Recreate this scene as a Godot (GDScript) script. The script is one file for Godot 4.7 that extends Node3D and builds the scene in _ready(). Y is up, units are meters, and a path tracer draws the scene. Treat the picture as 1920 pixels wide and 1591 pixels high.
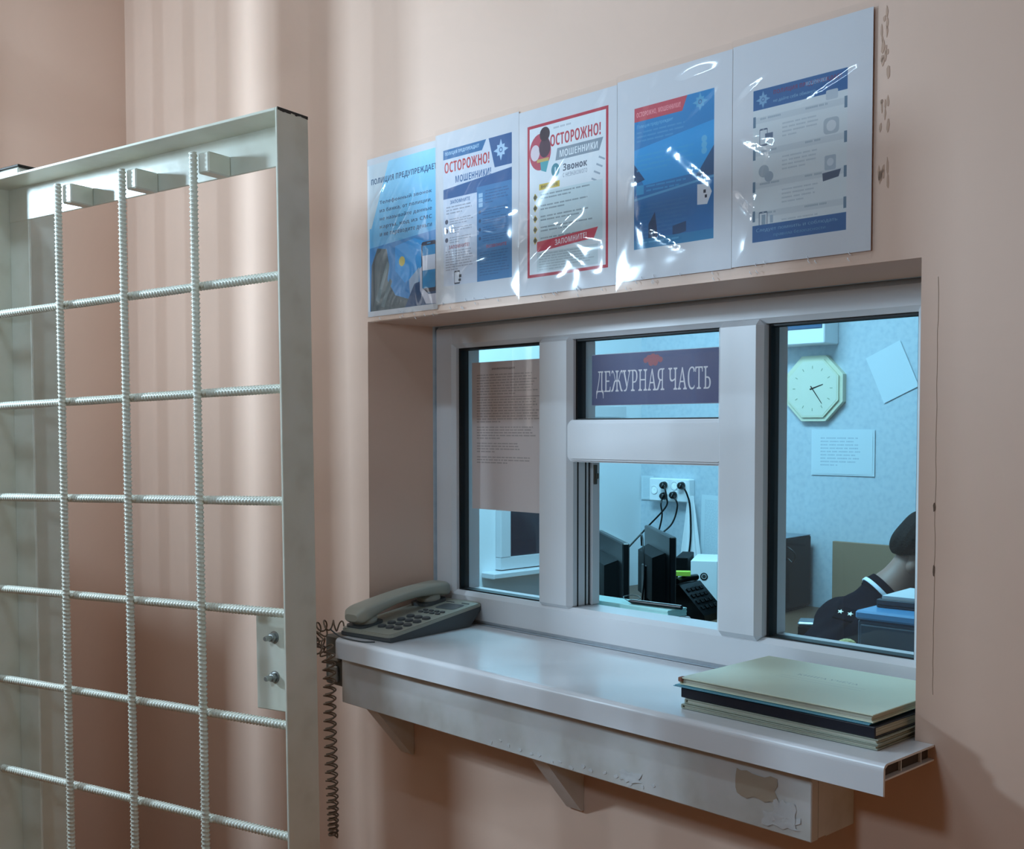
extends Node3D
# A duty-office counter in a narrow peach-painted corridor: a barred gate, a glazed hatch with a shelf, sheets on the wall,
# and the blue-lit office behind the glass. y is up, metres; the corridor face of the wall is z = 0, the floor y = 0.

var M := {}
var used := {}


func _ready() -> void:
	setup_view()
	make_materials()
	build_corridor()
	build_office_shell()
	build_window()
	build_shelf()
	build_gate()
	build_unseen_grille()
	build_posters()
	build_window_papers()
	build_phone()
	build_books()
	build_office_things()
	build_person()


# ------------------------------------------------------------------ camera, light, exposure
const LAMP_COOL := Color(0.775, 0.905, 1.0)
const UNSEEN_WALL_LAMP_A := Vector3(-0.68, 1.99, 1.5)  # out of view; lights the wall and shelf from the left
const UNSEEN_WALL_LAMP_B := Vector3(0.95, 1.83, 1.5)  # out of view; lights the gate front softly
const UNSEEN_CEILING_LAMP := Vector3(0.1, 2.72, 1.05)
const E_A := 3.7
const E_B := 0.45
const E_C := 0.7
const E_UNSEEN_DOOR := 0.06  # glow of a door out of view, warms the hatch reveal
const UNSEEN_DOOR_WARM := Color(1.0, 0.80, 0.56)
const E_OFFICE := 5.6


func setup_view() -> void:
	var cam := Camera3D.new()
	cam.name = "camera"
	cam.projection = Camera3D.PROJECTION_FRUSTUM
	cam.near = 0.05
	cam.far = 60.0
	cam.size = 2.0 * 0.05 * 795.5 / 2132.8
	cam.frustum_offset = Vector2(0.0, 0.05 * 96.29 / 2132.8)
	cam.position = Vector3(1.78168, 1.49458, 1.29977)
	cam.rotation = Vector3(-0.04099, 0.81509, -0.0007)
	add_child(cam)
	cam.current = true
	var we := WorldEnvironment.new()
	we.name = "environment"
	var e := Environment.new()
	e.background_mode = Environment.BG_COLOR
	e.background_color = Color(0.02, 0.02, 0.025)
	e.tonemap_mode = Environment.TONE_MAPPER_LINEAR
	e.tonemap_exposure = 0.92
	e.sdfgi_enabled = true
	e.ssao_enabled = true
	e.ssil_enabled = true
	we.environment = e
	add_child(we)


func area_light(called: String, at: Vector3, rot: Vector3, size: Vector2, col: Color, energy: float, parent: Node3D) -> void:
	var l := AreaLight3D.new()
	l.name = called
	l.area_size = size
	l.light_color = col
	l.light_energy = energy
	l.area_range = 12.0
	l.area_attenuation = 2.0
	l.shadow_enabled = true
	l.position = at
	l.rotation = rot
	parent.add_child(l)


# ------------------------------------------------------------------ nodes
func numbered(called: String) -> String:
	if not used.has(called):
		used[called] = 0
		return called
	used[called] += 1
	return "%s_%03d" % [called, used[called]]


func tag(o: Node3D, label: String, category: String, group := "") -> Node3D:
	o.set_meta("label", label)
	o.set_meta("category", category)
	if group != "":
		o.set_meta("group", group)
	return o


func thing(called: String, label: String, category: String, at := Vector3.ZERO, turn := 0.0, group := "") -> Node3D:
	var o := Node3D.new()
	o.name = numbered(called)
	o.position = at
	o.rotation.y = turn
	add_child(o)
	tag(o, label, category, group)
	return o


func obj(called: String, st: SurfaceTool, m: Material, parent: Node3D = null) -> MeshInstance3D:
	var o := MeshInstance3D.new()
	o.mesh = st.commit()
	o.material_override = m
	if parent == null:
		o.name = numbered(called)
		add_child(o)
	else:
		o.name = called
		parent.add_child(o, true)
	return o


func struct(called: String, st: SurfaceTool, m: Material, parent: Node3D = null) -> MeshInstance3D:
	var o := obj(called, st, m, parent)
	if parent == null:
		o.set_meta("kind", "structure")
	return o


# ------------------------------------------------------------------ mesh helpers (outward faces are given counter-clockwise)
func mb() -> SurfaceTool:
	var st := SurfaceTool.new()
	st.begin(Mesh.PRIMITIVE_TRIANGLES)
	return st


func tri(st: SurfaceTool, a: Vector3, b: Vector3, c: Vector3) -> void:
	var n := (b - a).cross(c - a)
	if n.length_squared() < 1e-20:
		return
	n = n.normalized()
	for p in [a, c, b]:
		st.set_normal(n)
		st.set_uv(Vector2(0, 0))
		st.add_vertex(p)


func quad(st: SurfaceTool, a: Vector3, b: Vector3, c: Vector3, d: Vector3) -> void:
	tri(st, a, b, c)
	tri(st, a, c, d)


func uvquad(st: SurfaceTool, a: Vector3, b: Vector3, c: Vector3, d: Vector3) -> void:   # a lower left, b lower right, c upper right, d upper left
	var n := (b - a).cross(c - a).normalized()
	var p := [a, b, c, d]
	var t := [Vector2(0, 1), Vector2(1, 1), Vector2(1, 0), Vector2(0, 0)]
	for i in [0, 2, 1, 0, 3, 2]:
		st.set_normal(n)
		st.set_uv(t[i])
		st.add_vertex(p[i])


func outtri(st: SurfaceTool, a: Vector3, b: Vector3, c: Vector3, mid: Vector3) -> void:
	if (b - a).cross(c - a).dot((a + b + c) / 3.0 - mid) < 0.0:
		tri(st, a, c, b)
	else:
		tri(st, a, b, c)


func outquad(st: SurfaceTool, a: Vector3, b: Vector3, c: Vector3, d: Vector3, mid: Vector3) -> void:
	outtri(st, a, b, c, mid)
	outtri(st, a, c, d, mid)


# a box from corner lo to corner hi with chamfered edges
func cbox(st: SurfaceTool, lo: Vector3, hi: Vector3, bevel := 0.0, xf := Transform3D()) -> void:
	var m := (lo + hi) * 0.5
	var h := (hi - lo) * 0.5
	var mid := xf * m
	var v := minf(bevel, minf(h.x, minf(h.y, h.z)) * 0.95)
	if v <= 0.0:
		var q := []
		for i in 8:
			q.append(xf * (m + Vector3(h.x * (1 if i & 1 else -1), h.y * (1 if i & 2 else -1), h.z * (1 if i & 4 else -1))))
		for f in [[0, 1, 3, 2], [4, 5, 7, 6], [0, 1, 5, 4], [2, 3, 7, 6], [0, 2, 6, 4], [1, 3, 7, 5]]:
			outquad(st, q[f[0]], q[f[1]], q[f[2]], q[f[3]], mid)
		return
	var P := {}
	for i in 8:
		var s := Vector3(1 if i & 1 else -1, 1 if i & 2 else -1, 1 if i & 4 else -1)
		for ax in 3:
			var c := h - Vector3(v, v, v)
			c[ax] = h[ax]
			P[i * 3 + ax] = xf * (m + c * s)
	for ax in 3:
		var u := (ax + 1) % 3
		var w := (ax + 2) % 3
		for sgn in 2:
			var k := []
			for uv in [[0, 0], [1, 0], [1, 1], [0, 1]]:
				var i: int = (sgn << ax) | (uv[0] << u) | (uv[1] << w)
				k.append(P[i * 3 + ax])
			outquad(st, k[0], k[1], k[2], k[3], mid)
		for su in 2:
			for sw in 2:
				var i0 := (su << u) | (sw << w)
				var i1 := i0 | (1 << ax)
				outquad(st, P[i0 * 3 + u], P[i0 * 3 + w], P[i1 * 3 + w], P[i1 * 3 + u], mid)
	for i in 8:
		outtri(st, P[i * 3], P[i * 3 + 1], P[i * 3 + 2], mid)


# smooth surface over rows of points; the outward normal is (along row) x (to next row)
func grid(st: SurfaceTool, rows: Array, wrap_u := false, wrap_v := false) -> void:
	var nv := rows.size()
	var nu: int = rows[0].size()
	var N := []
	for j in nv:
		var line := PackedVector3Array()
		var up: PackedVector3Array = rows[(j + 1) % nv if wrap_v else mini(j + 1, nv - 1)]
		var dn: PackedVector3Array = rows[(j - 1 + nv) % nv if wrap_v else maxi(j - 1, 0)]
		var r: PackedVector3Array = rows[j]
		for i in nu:
			var a := r[(i + 1) % nu if wrap_u else mini(i + 1, nu - 1)] - r[(i - 1 + nu) % nu if wrap_u else maxi(i - 1, 0)]
			var b := up[i] - dn[i]
			var n := a.cross(b)
			if n.length_squared() < 1e-24:
				n = (up[(i + 1) % nu] - up[(i - 1 + nu) % nu]).cross(b) + a.cross(up[i] - r[i])
			line.append(n.normalized() if n.length_squared() > 1e-24 else Vector3.UP)
		N.append(line)
	for j in (nv if wrap_v else nv - 1):
		var j2 := (j + 1) % nv
		for i in (nu if wrap_u else nu - 1):
			var i2 := (i + 1) % nu
			var p := [rows[j][i], rows[j][i2], rows[j2][i2], rows[j2][i]]
			var n := [N[j][i], N[j][i2], N[j2][i2], N[j2][i]]
			var t := [Vector2(float(i) / nu, float(j) / nv), Vector2(float(i + 1) / nu, float(j) / nv), Vector2(float(i + 1) / nu, float(j + 1) / nv), Vector2(float(i) / nu, float(j + 1) / nv)]
			for k in [0, 2, 1, 0, 3, 2]:
				st.set_normal(n[k])
				st.set_uv(t[k])
				st.add_vertex(p[k])


func fan(st: SurfaceTool, ring: PackedVector3Array, out: Vector3) -> void:
	var c := Vector3.ZERO
	for p in ring:
		c += p
	c /= ring.size()
	for i in ring.size():
		outtri(st, c, ring[i], ring[(i + 1) % ring.size()], c - out)


# a round bar along a polyline; rad is a number or a Callable(distance along, angle)
func tube(st: SurfaceTool, pts: PackedVector3Array, rad, sides := 10, caps := true) -> void:
	var rows := []
	var along := 0.0
	var t0 := (pts[1] - pts[0]).normalized()
	var side := t0.cross(Vector3.UP if absf(t0.y) < 0.9 else Vector3.RIGHT).normalized()
	for j in pts.size():
		var t := (pts[mini(j + 1, pts.size() - 1)] - pts[maxi(j - 1, 0)]).normalized()
		side = (side - t * side.dot(t)).normalized()
		var other := t.cross(side)
		if j > 0:
			along += (pts[j] - pts[j - 1]).length()
		var ring := PackedVector3Array()
		for i in sides:
			var a := TAU * i / sides
			var r: float = rad.call(along, a) if rad is Callable else float(rad)
			ring.append(pts[j] + (side * cos(a) + other * sin(a)) * r)
		rows.append(ring)
	grid(st, rows, true)
	if caps:
		fan(st, rows[0], -t0)
		fan(st, rows[-1], (pts[-1] - pts[-2]).normalized())


func smooth_path(ctrl: PackedVector3Array, n: int) -> PackedVector3Array:
	var out := PackedVector3Array()
	for s in ctrl.size() - 1:
		var a := ctrl[maxi(s - 1, 0)]
		var d := ctrl[mini(s + 2, ctrl.size() - 1)]
		for k in n:
			out.append(ctrl[s].cubic_interpolate(ctrl[s + 1], a, d, float(k) / n))
	out.append(ctrl[-1])
	return out


# profile of (radius, height) turned about y
func lathe(st: SurfaceTool, prof: PackedVector2Array, sides := 24, xf := Transform3D()) -> void:
	var rows := []
	for p in prof:
		var ring := PackedVector3Array()
		for i in sides:
			var a := -TAU * i / sides
			ring.append(xf * Vector3(p.x * cos(a), p.y, p.x * sin(a)))
		rows.append(ring)
	grid(st, rows, true)


# a flat outline in x, y pushed from z0 to z1
func prism(st: SurfaceTool, poly: PackedVector2Array, z0: float, z1: float, xf := Transform3D()) -> void:
	var p := poly
	if Geometry2D.is_polygon_clockwise(p):
		p = p.duplicate()
		p.reverse()
	var idx := Geometry2D.triangulate_polygon(p)
	for k in range(0, idx.size(), 3):
		var a := p[idx[k]]
		var b := p[idx[k + 1]]
		var c := p[idx[k + 2]]
		if (b - a).cross(c - a) < 0.0:
			var s := b
			b = c
			c = s
		tri(st, xf * Vector3(a.x, a.y, z1), xf * Vector3(b.x, b.y, z1), xf * Vector3(c.x, c.y, z1))
		tri(st, xf * Vector3(a.x, a.y, z0), xf * Vector3(c.x, c.y, z0), xf * Vector3(b.x, b.y, z0))
	for i in p.size():
		var a := p[i]
		var b := p[(i + 1) % p.size()]
		quad(st, xf * Vector3(a.x, a.y, z0), xf * Vector3(b.x, b.y, z0), xf * Vector3(b.x, b.y, z1), xf * Vector3(a.x, a.y, z1))


func rrect(x0: float, y0: float, x1: float, y1: float, r: float, n := 5) -> PackedVector2Array:
	var out := PackedVector2Array()
	for c in [[x1 - r, y0 + r, -PI / 2], [x1 - r, y1 - r, 0.0], [x0 + r, y1 - r, PI / 2], [x0 + r, y0 + r, PI]]:
		for k in n + 1:
			var a: float = c[2] + PI / 2 * k / n
			out.append(Vector2(c[0] + r * cos(a), c[1] + r * sin(a)))
	return out


func xf_at(at: Vector3, yaw := 0.0, pitch := 0.0, roll := 0.0) -> Transform3D:
	return Transform3D(Basis.from_euler(Vector3(pitch, yaw, roll)), at)


# ------------------------------------------------------------------ materials
func mat(col: Color, rough := 0.6, metal := 0.0, spec := 0.5) -> StandardMaterial3D:
	var m := StandardMaterial3D.new()
	m.albedo_color = col
	m.roughness = rough
	m.metallic = metal
	m.metallic_specular = spec
	return m


func noise_tex(freq: float, oct: int, sd: int, ramp: Array = [], size := 256) -> NoiseTexture2D:
	var n := FastNoiseLite.new()
	n.seed = sd
	n.noise_type = FastNoiseLite.TYPE_SIMPLEX_SMOOTH
	n.frequency = freq
	n.fractal_octaves = oct
	var t := NoiseTexture2D.new()
	t.width = size
	t.height = size
	t.seamless = true
	t.noise = n
	if ramp.size():
		var g := Gradient.new()
		g.offsets = PackedFloat32Array([0.0, 0.35, 0.65, 1.0])
		g.colors = PackedColorArray(ramp)
		t.color_ramp = g
	return t


func grained(m: StandardMaterial3D, bump: Texture2D, cm: float, scale: float, albedo: Texture2D = null) -> StandardMaterial3D:
	m.uv1_triplanar = true
	m.uv1_world_triplanar = true
	m.uv1_scale = Vector3(scale, scale, scale)
	if bump:
		m.heightmap_enabled = true
		m.heightmap_texture = bump
		m.heightmap_scale = cm
	if albedo:
		m.albedo_texture = albedo
	return m


func make_materials() -> void:
	var fine := noise_tex(0.02, 4, 3)
	var coarse := noise_tex(0.008, 3, 5)
	var wear := noise_tex(0.012, 4, 9, [Color(0.93, 0.92, 0.9), Color(0.98, 0.98, 0.97), Color(1, 1, 1), Color(1, 0.99, 0.98)])
	var wall_tone := noise_tex(0.006, 2, 9, [Color(0.975, 0.97, 0.965), Color(0.99, 0.99, 0.99), Color(1, 1, 1), Color(1, 1, 1)])
	M.wall = grained(mat(Color(0.868, 0.735, 0.656), 0.5), fine, 0.05, 1.1, wall_tone)
	M.wall_unseen = grained(mat(Color(0.54, 0.44, 0.36), 0.5), fine, 0.05, 1.1, wall_tone)  # unseen back wall, kept dark to cut the light it bounces
	M.ceiling = grained(mat(Color(0.9, 0.9, 0.9), 0.8), fine, 0.1, 1.5)
	M.floor = grained(mat(Color(0.74, 0.47, 0.25), 0.5), fine, 0.05, 2.0, wear)  # out of view; orange set to bounce warm light up the walls
	M.pvc = grained(mat(Color(0.86, 0.86, 0.87), 0.32), coarse, 0.01, 2.0)
	M.shelf = grained(mat(Color(0.87, 0.87, 0.88), 0.2), coarse, 0.015, 2.0)
	M.gasket = mat(Color(0.02, 0.02, 0.025), 0.6)
	M.glass = mat(Color(1, 1, 1, 0.03), 0.03)
	M.glass.transparency = BaseMaterial3D.TRANSPARENCY_ALPHA
	M.film = mat(Color(1, 1, 1, 0.015), 0.08)
	M.film.transparency = BaseMaterial3D.TRANSPARENCY_ALPHA
	M.film_edge = mat(Color(0.95, 0.96, 0.98), 0.08)
	M.enamel = grained(mat(Color(0.86, 0.855, 0.80), 0.28), fine, 0.05, 3.0, wear)
	M.enamel_side = M.enamel
	M.bare = grained(mat(Color(0.20, 0.18, 0.16), 0.6, 0.4), fine, 0.05, 6.0)
	M.bolt = mat(Color(0.62, 0.63, 0.62), 0.35, 0.7)
	M.lock = grained(mat(Color(0.34, 0.32, 0.285), 0.5, 0.2), fine, 0.05, 4.0)
	M.board = grained(mat(Color(0.80, 0.79, 0.78), 0.5), fine, 0.06, 3.0, wear)
	M.phone = mat(Color(0.63, 0.63, 0.58), 0.42)
	M.phone_dark = mat(Color(0.30, 0.32, 0.33), 0.5)
	M.key = mat(Color(0.32, 0.33, 0.34), 0.5)
	M.cord = mat(Color(0.43, 0.35, 0.275), 0.5)
	M.black = mat(Color(0.02, 0.02, 0.024), 0.3)
	M.black_soft = mat(Color(0.032, 0.034, 0.042), 0.5, 0.0, 0.3)
	M.paper = mat(Color(0.86, 0.87, 0.88), 0.8)
	M.cream_paper = mat(Color(0.83, 0.82, 0.74), 0.8)
	M.office_wall = grained(mat(Color(0.78, 0.82, 0.85), 0.75), fine, 0.08, 2.5, noise_tex(0.05, 3, 21, [Color(0.93, 0.94, 0.96), Color(0.97, 0.98, 0.985), Color(1, 1, 1), Color(1, 1, 1)]))
	M.office_plain = mat(Color(0.95, 0.96, 0.97), 0.6)
	M.office_sheet = mat(Color(0.83, 0.875, 0.90), 0.7)
	M.office_floor = mat(Color(0.3, 0.25, 0.21), 0.5)
	M.desk = grained(mat(Color(0.40, 0.30, 0.23), 0.45), fine, 0.02, 3.0)
	M.navy = grained(mat(Color(0.05, 0.055, 0.10), 0.9, 0.0, 0.15), fine, 0.03, 12.0)
	M.skin = mat(Color(0.60, 0.43, 0.37), 0.55)
	M.skin.subsurf_scatter_enabled = true
	M.skin.subsurf_scatter_strength = 0.1
	M.hair = grained(mat(Color(0.06, 0.055, 0.05), 0.7, 0.0, 0.25), fine, 0.15, 20.0)


# ------------------------------------------------------------------ the corridor
const OPEN_R := 1.119
const OPEN_T := 1.70
const SILL := 1.115


func build_corridor() -> void:
	var st := mb()
	cbox(st, Vector3(-1.035, 0, -0.16), Vector3(0, 2.85, 0))
	cbox(st, Vector3(OPEN_R, 0, -0.16), Vector3(3.2, 2.85, 0))
	cbox(st, Vector3(0, OPEN_T, -0.16), Vector3(OPEN_R, 2.85, 0))
	cbox(st, Vector3(0, 0, -0.16), Vector3(OPEN_R, 1.09, 0))
	var w := struct("wall_front", st, M.wall)
	# hairline crack with chipped plaster down the right of the opening, old glue where a sheet once hung
	var rng := RandomNumberGenerator.new()
	rng.seed = 4
	var crack := mb()
	var pts := PackedVector3Array()
	for k in 40:
		pts.append(Vector3(1.1405 + rng.randf_range(-0.0006, 0.0006), 1.175 + 0.5 * k / 39.0, 0.0))
	tube(crack, pts, 0.00035, 5)
	obj("crack", crack, mat(Color(0.60, 0.49, 0.41), 0.9), w)
	var chips := mb()
	for c in [[1.1395, 1.401, 0.0018, 0.006], [1.140, 1.325, 0.0016, 0.007]]:
		var ring := PackedVector2Array()
		for k in 9:
			var a := TAU * k / 9.0
			var r := rng.randf_range(0.7, 1.1)
			ring.append(Vector2(c[0] + cos(a) * c[2] * r, c[1] + sin(a) * c[3] * r))
		prism(chips, ring, -0.001, 0.0004)
	obj("plaster_chip", chips, mat(Color(0.40, 0.31, 0.25), 0.9), w).set_meta("kind", "stuff")
	var glue := mb()
	for k in 26:
		var c := Vector2(rng.randf_range(1.062, 1.074), rng.randf_range(1.79, 2.005))
		var ring := PackedVector2Array()
		var sx := rng.randf_range(0.0012, 0.003)
		var sy := rng.randf_range(0.004, 0.012)
		for j in 7:
			var a := TAU * j / 7.0
			var r := rng.randf_range(0.6, 1.1)
			ring.append(c + Vector2(cos(a) * sx * r, sin(a) * sy * r))
		prism(glue, ring, -0.001, 0.0004)
	var gl := obj("glue_residue", glue, mat(Color(0.74, 0.60, 0.51), 0.4), w)
	gl.set_meta("kind", "stuff")

	st = mb()
	cbox(st, Vector3(-1.2, 0, -0.16), Vector3(-1.035, 2.85, 1.65))
	struct("wall_left", st, M.wall)
	st = mb()
	cbox(st, Vector3(3.2, 0, -0.16), Vector3(3.35, 2.85, 1.65))
	struct("wall_right", st, M.wall)
	st = mb()
	cbox(st, Vector3(-1.035, 0, 1.5), Vector3(3.2, 2.85, 1.65))
	struct("wall_back", st, M.wall_unseen)
	st = mb()
	cbox(st, Vector3(-1.9, -0.12, -3.05), Vector3(3.4, 0, 1.7))
	struct("floor", st, M.floor)
	st = mb()
	cbox(st, Vector3(-1.9, 2.85, -3.05), Vector3(3.4, 2.97, 1.7))
	struct("ceiling", st, M.ceiling)

	unseen_wall_lamp(UNSEEN_WALL_LAMP_A, "unseen round bulkhead lamp lighting the hatch wall from the far left", E_A)
	unseen_wall_lamp(UNSEEN_WALL_LAMP_B, "unseen round bulkhead lamp right of centre, lighting the gate and hatch", E_B)
	# unseen glazed door at the right end; its glow warms the hatch reveal
	var dr := mb()
	cbox(dr, Vector3(3.17, 0.0, 0.35), Vector3(3.2, 2.05, 1.2), 0.003)
	var door := struct("unseen_door_1", dr, mat(Color(0.75, 0.72, 0.66), 0.5))
	dr = mb()
	cbox(dr, Vector3(3.158, 0.35, 0.45), Vector3(3.17, 1.95, 1.1), 0.002)
	obj("pane", dr, glow(UNSEEN_DOOR_WARM, 0.5), door)
	dr = mb()
	tube(dr, PackedVector3Array([Vector3(3.17, 1.0, 0.40), Vector3(3.12, 1.0, 0.40), Vector3(3.115, 1.0, 0.42), Vector3(3.115, 1.0, 0.5)]), 0.008, 10)
	obj("door_handle", dr, M.bolt, door)
	area_light("unseen_door_light", Vector3(3.15, 1.15, 0.775), Vector3(0, PI / 2, 0), Vector2(0.65, 1.6), UNSEEN_DOOR_WARM, E_UNSEEN_DOOR, door)
	# unseen ceiling fitting, placed to light the hatch from above
	var t := thing("unseen_ceiling_lamp", "unseen ceiling batten lamp lighting the hatch frame from above", "lamp", UNSEEN_CEILING_LAMP)
	st = mb()
	cbox(st, Vector3(-0.32, 0.03, -0.05), Vector3(0.32, 0.13, 0.05), 0.006)
	obj("housing", st, M.pvc, t)
	st = mb()
	cbox(st, Vector3(-0.3, 0.0, -0.04), Vector3(0.3, 0.03, 0.04), 0.01)
	obj("diffuser", st, glow(LAMP_COOL, 3.0), t)
	area_light("unseen_ceiling_lamp_light", Vector3(0, -0.005, 0), Vector3(-PI / 2, 0, 0), Vector2(0.6, 0.08), LAMP_COOL, E_C, t)


func glow(c: Color, e: float) -> StandardMaterial3D:
	var m := mat(c, 0.5)
	m.emission_enabled = true
	m.emission = c
	m.emission_energy_multiplier = e
	return m


func unseen_wall_lamp(at: Vector3, label: String, energy: float) -> void:
	var t := thing("unseen_wall_lamp", label, "lamp", at)  # lamp out of view, placed for the light it throws
	var face := Transform3D(Basis(Vector3.RIGHT, -PI / 2), Vector3.ZERO)
	var st := mb()
	lathe(st, PackedVector2Array([Vector2(0.0, 0.0), Vector2(0.11, 0.0), Vector2(0.112, 0.03), Vector2(0.105, 0.045), Vector2(0.0, 0.045)]), 32, face)
	obj("base", st, M.pvc, t)
	st = mb()
	lathe(st, PackedVector2Array([Vector2(0.1, 0.045), Vector2(0.095, 0.07), Vector2(0.07, 0.09), Vector2(0.03, 0.098), Vector2(0.0, 0.1)]), 32, face)
	obj("diffuser", st, glow(LAMP_COOL, 3.0), t)
	area_light("unseen_wall_lamp_light", Vector3(0, 0, -0.105), Vector3.ZERO, Vector2(0.15, 0.15), LAMP_COOL, energy, t)


# ------------------------------------------------------------------ the office behind the glass
func build_office_shell() -> void:
	var st := mb()
	cbox(st, Vector3(-1.77, 0, -0.28), Vector3(0, 2.85, -0.16))
	cbox(st, Vector3(OPEN_R, 0, -0.28), Vector3(3.2, 2.85, -0.16))
	cbox(st, Vector3(0, OPEN_T, -0.28), Vector3(OPEN_R, 2.85, -0.16))
	cbox(st, Vector3(0, 0, -0.28), Vector3(OPEN_R, SILL, -0.16))
	struct("wall_office_front", st, M.office_wall)
	st = mb()
	cbox(st, Vector3(-1.9, 0, -3.0), Vector3(3.35, 2.85, -2.9))
	struct("wall_office_back", st, M.office_wall)
	st = mb()
	cbox(st, Vector3(-1.9, 0, -2.9), Vector3(-1.77, 2.85, -0.16))
	struct("wall_office_left", st, M.office_plain)
	st = mb()
	cbox(st, Vector3(3.2, 0, -2.9), Vector3(3.35, 2.85, -0.16))
	struct("wall_office_right", st, M.office_wall)
	var t := thing("unseen_office_lamp", "unseen luminous ceiling panel lighting the office", "lamp", Vector3(-0.8, 2.8, -1.5))  # out of view; placed to brighten the left office wall
	st = mb()
	cbox(st, Vector3(-0.62, 0.0, -0.32), Vector3(0.62, 0.05, 0.32), 0.006)
	obj("housing", st, M.pvc, t)
	st = mb()
	cbox(st, Vector3(-0.6, -0.012, -0.3), Vector3(0.6, 0.0, 0.3), 0.004)
	obj("diffuser", st, glow(Color(0.62, 0.89, 1.0), 3.0), t)
	area_light("unseen_office_lamp_light", Vector3(0, -0.016, 0), Vector3(-PI / 2, 0, 0), Vector2(1.2, 0.6), Color(0.62, 0.89, 1.0), E_OFFICE, t)
	# white framed inner window in the left wall, with a pale blind tube beside it
	var w := mb()
	cbox(w, Vector3(-1.77, 0.90, -1.95), Vector3(-1.735, 0.95, -2.75), 0.004)
	cbox(w, Vector3(-1.77, 1.55, -1.95), Vector3(-1.735, 1.60, -2.75), 0.004)
	cbox(w, Vector3(-1.77, 0.95, -2.01), Vector3(-1.735, 1.55, -1.95), 0.004)
	cbox(w, Vector3(-1.77, 0.95, -2.26), Vector3(-1.735, 1.55, -2.20), 0.004)
	var wn := struct("window_2", w, M.pvc)
	w = mb()
	cbox(w, Vector3(-1.768, 0.95, -2.20), Vector3(-1.758, 1.55, -2.01))
	obj("pane", w, mat(Color(0.10, 0.14, 0.2), 0.1), wn)
	w = mb()
	cbox(w, Vector3(-1.77, 0.87, -2.3), Vector3(-1.69, 0.895, -1.87), 0.004)
	obj("window_sill", w, M.pvc, wn)


# ------------------------------------------------------------------ the hatch: white plastic frame with three lights
func build_window() -> void:
	var st := mb()
	var zf := -0.164
	var zb := -0.238
	cbox(st, Vector3(0, SILL, zb), Vector3(0.0598, OPEN_T, zf), 0.007)
	obj_window = struct("window_1", st, M.pvc)
	st = mb()
	cbox(st, Vector3(1.0288, SILL, zb), Vector3(OPEN_R, OPEN_T, zf), 0.007)
	obj("frame_jamb", st, M.pvc, obj_window)
	st = mb()
	cbox(st, Vector3(0.002, 1.6545, zb), Vector3(1.117, OPEN_T, zf - 0.0005), 0.008)
	obj("frame_head", st, M.pvc, obj_window)
	st = mb()
	cbox(st, Vector3(0.002, SILL, zb), Vector3(1.117, 1.1751, zf - 0.0005), 0.008)
	obj("frame_foot", st, M.pvc, obj_window)
	for x in [[0.2939, 0.3797], [0.7005, 0.7843]]:
		st = mb()
		cbox(st, Vector3(x[0], 1.169, zb), Vector3(x[1], 1.661, zf + (0.0015 if x[0] < 0.5 else 0.0075)), 0.009)
		obj("mullion", st, M.pvc, obj_window)
	# the middle light slides: its lower rail stands a little proud
	st = mb()
	prism(st, rrect(0.372, 1.4365, 0.714, 1.511, 0.012, 6), -0.232, -0.166)
	prism(st, rrect(0.3745, 1.439, 0.713, 1.5085, 0.011, 6), -0.166, -0.1615)
	prism(st, rrect(0.378, 1.4425, 0.712, 1.505, 0.010, 6), -0.1615, -0.1585)
	obj("sash_rail", st, M.pvc, obj_window)
	# black gaskets and panes
	for p in [[0.0598, 1.1751, 0.2939, 1.6545], [0.3797, 1.511, 0.7005, 1.6545], [0.7843, 1.1751, 1.0288, 1.6545]]:
		st = mb()
		var g := 0.004
		cbox(st, Vector3(p[0], p[1], -0.2), Vector3(p[0] + g, p[3], -0.178))
		cbox(st, Vector3(p[2] - g, p[1], -0.2), Vector3(p[2], p[3], -0.178))
		cbox(st, Vector3(p[0] + g, p[1], -0.2), Vector3(p[2] - g, p[1] + g * 0.6, -0.178))
		cbox(st, Vector3(p[0] + g, p[3] - g, -0.2), Vector3(p[2] - g, p[3], -0.178))
		obj("gasket", st, M.gasket, obj_window)
		st = mb()
		quad(st, Vector3(p[0] + 0.002, p[1] + 0.001, -0.19), Vector3(p[2] - 0.002, p[1] + 0.001, -0.19), Vector3(p[2] - 0.002, p[3] - 0.002, -0.19), Vector3(p[0] + 0.002, p[3] - 0.002, -0.19))
		obj("pane", st, M.glass, obj_window)
	# running tracks in the open lower half
	for x in [[0.3797, 0.0025, 1], [0.7005, 0.0025, -1]]:
		for z in [-0.183, -0.2035, -0.2125]:
			st = mb()
			cbox(st, Vector3(minf(x[0], x[0] + x[2] * 0.0012), 1.176, z - 0.0012), Vector3(maxf(x[0], x[0] + x[2] * 0.0012), 1.4365, z + 0.0012))
			obj("track_slot", st, M.gasket, obj_window)
		st = mb()
		cbox(st, Vector3(minf(x[0], x[0] + x[2] * 0.006), 1.1755, -0.236), Vector3(maxf(x[0], x[0] + x[2] * 0.006), 1.4365, -0.215), 0.0015)
		obj("track", st, M.pvc, obj_window)
	st = mb()
	cbox(st, Vector3(0.3857, 1.395, -0.226), Vector3(0.3885, 1.43, -0.218), 0.0008)
	cbox(st, Vector3(0.3885, 1.405, -0.2245), Vector3(0.394, 1.415, -0.2195), 0.001)
	obj("catch", st, M.lock, obj_window)
	# inner sill of the office side
	st = mb()
	cbox(st, Vector3(0.29, 1.14, -0.3), Vector3(0.552, 1.165, -0.24), 0.006)
	struct("trim_1", st, M.pvc)


var obj_window: MeshInstance3D


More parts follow.
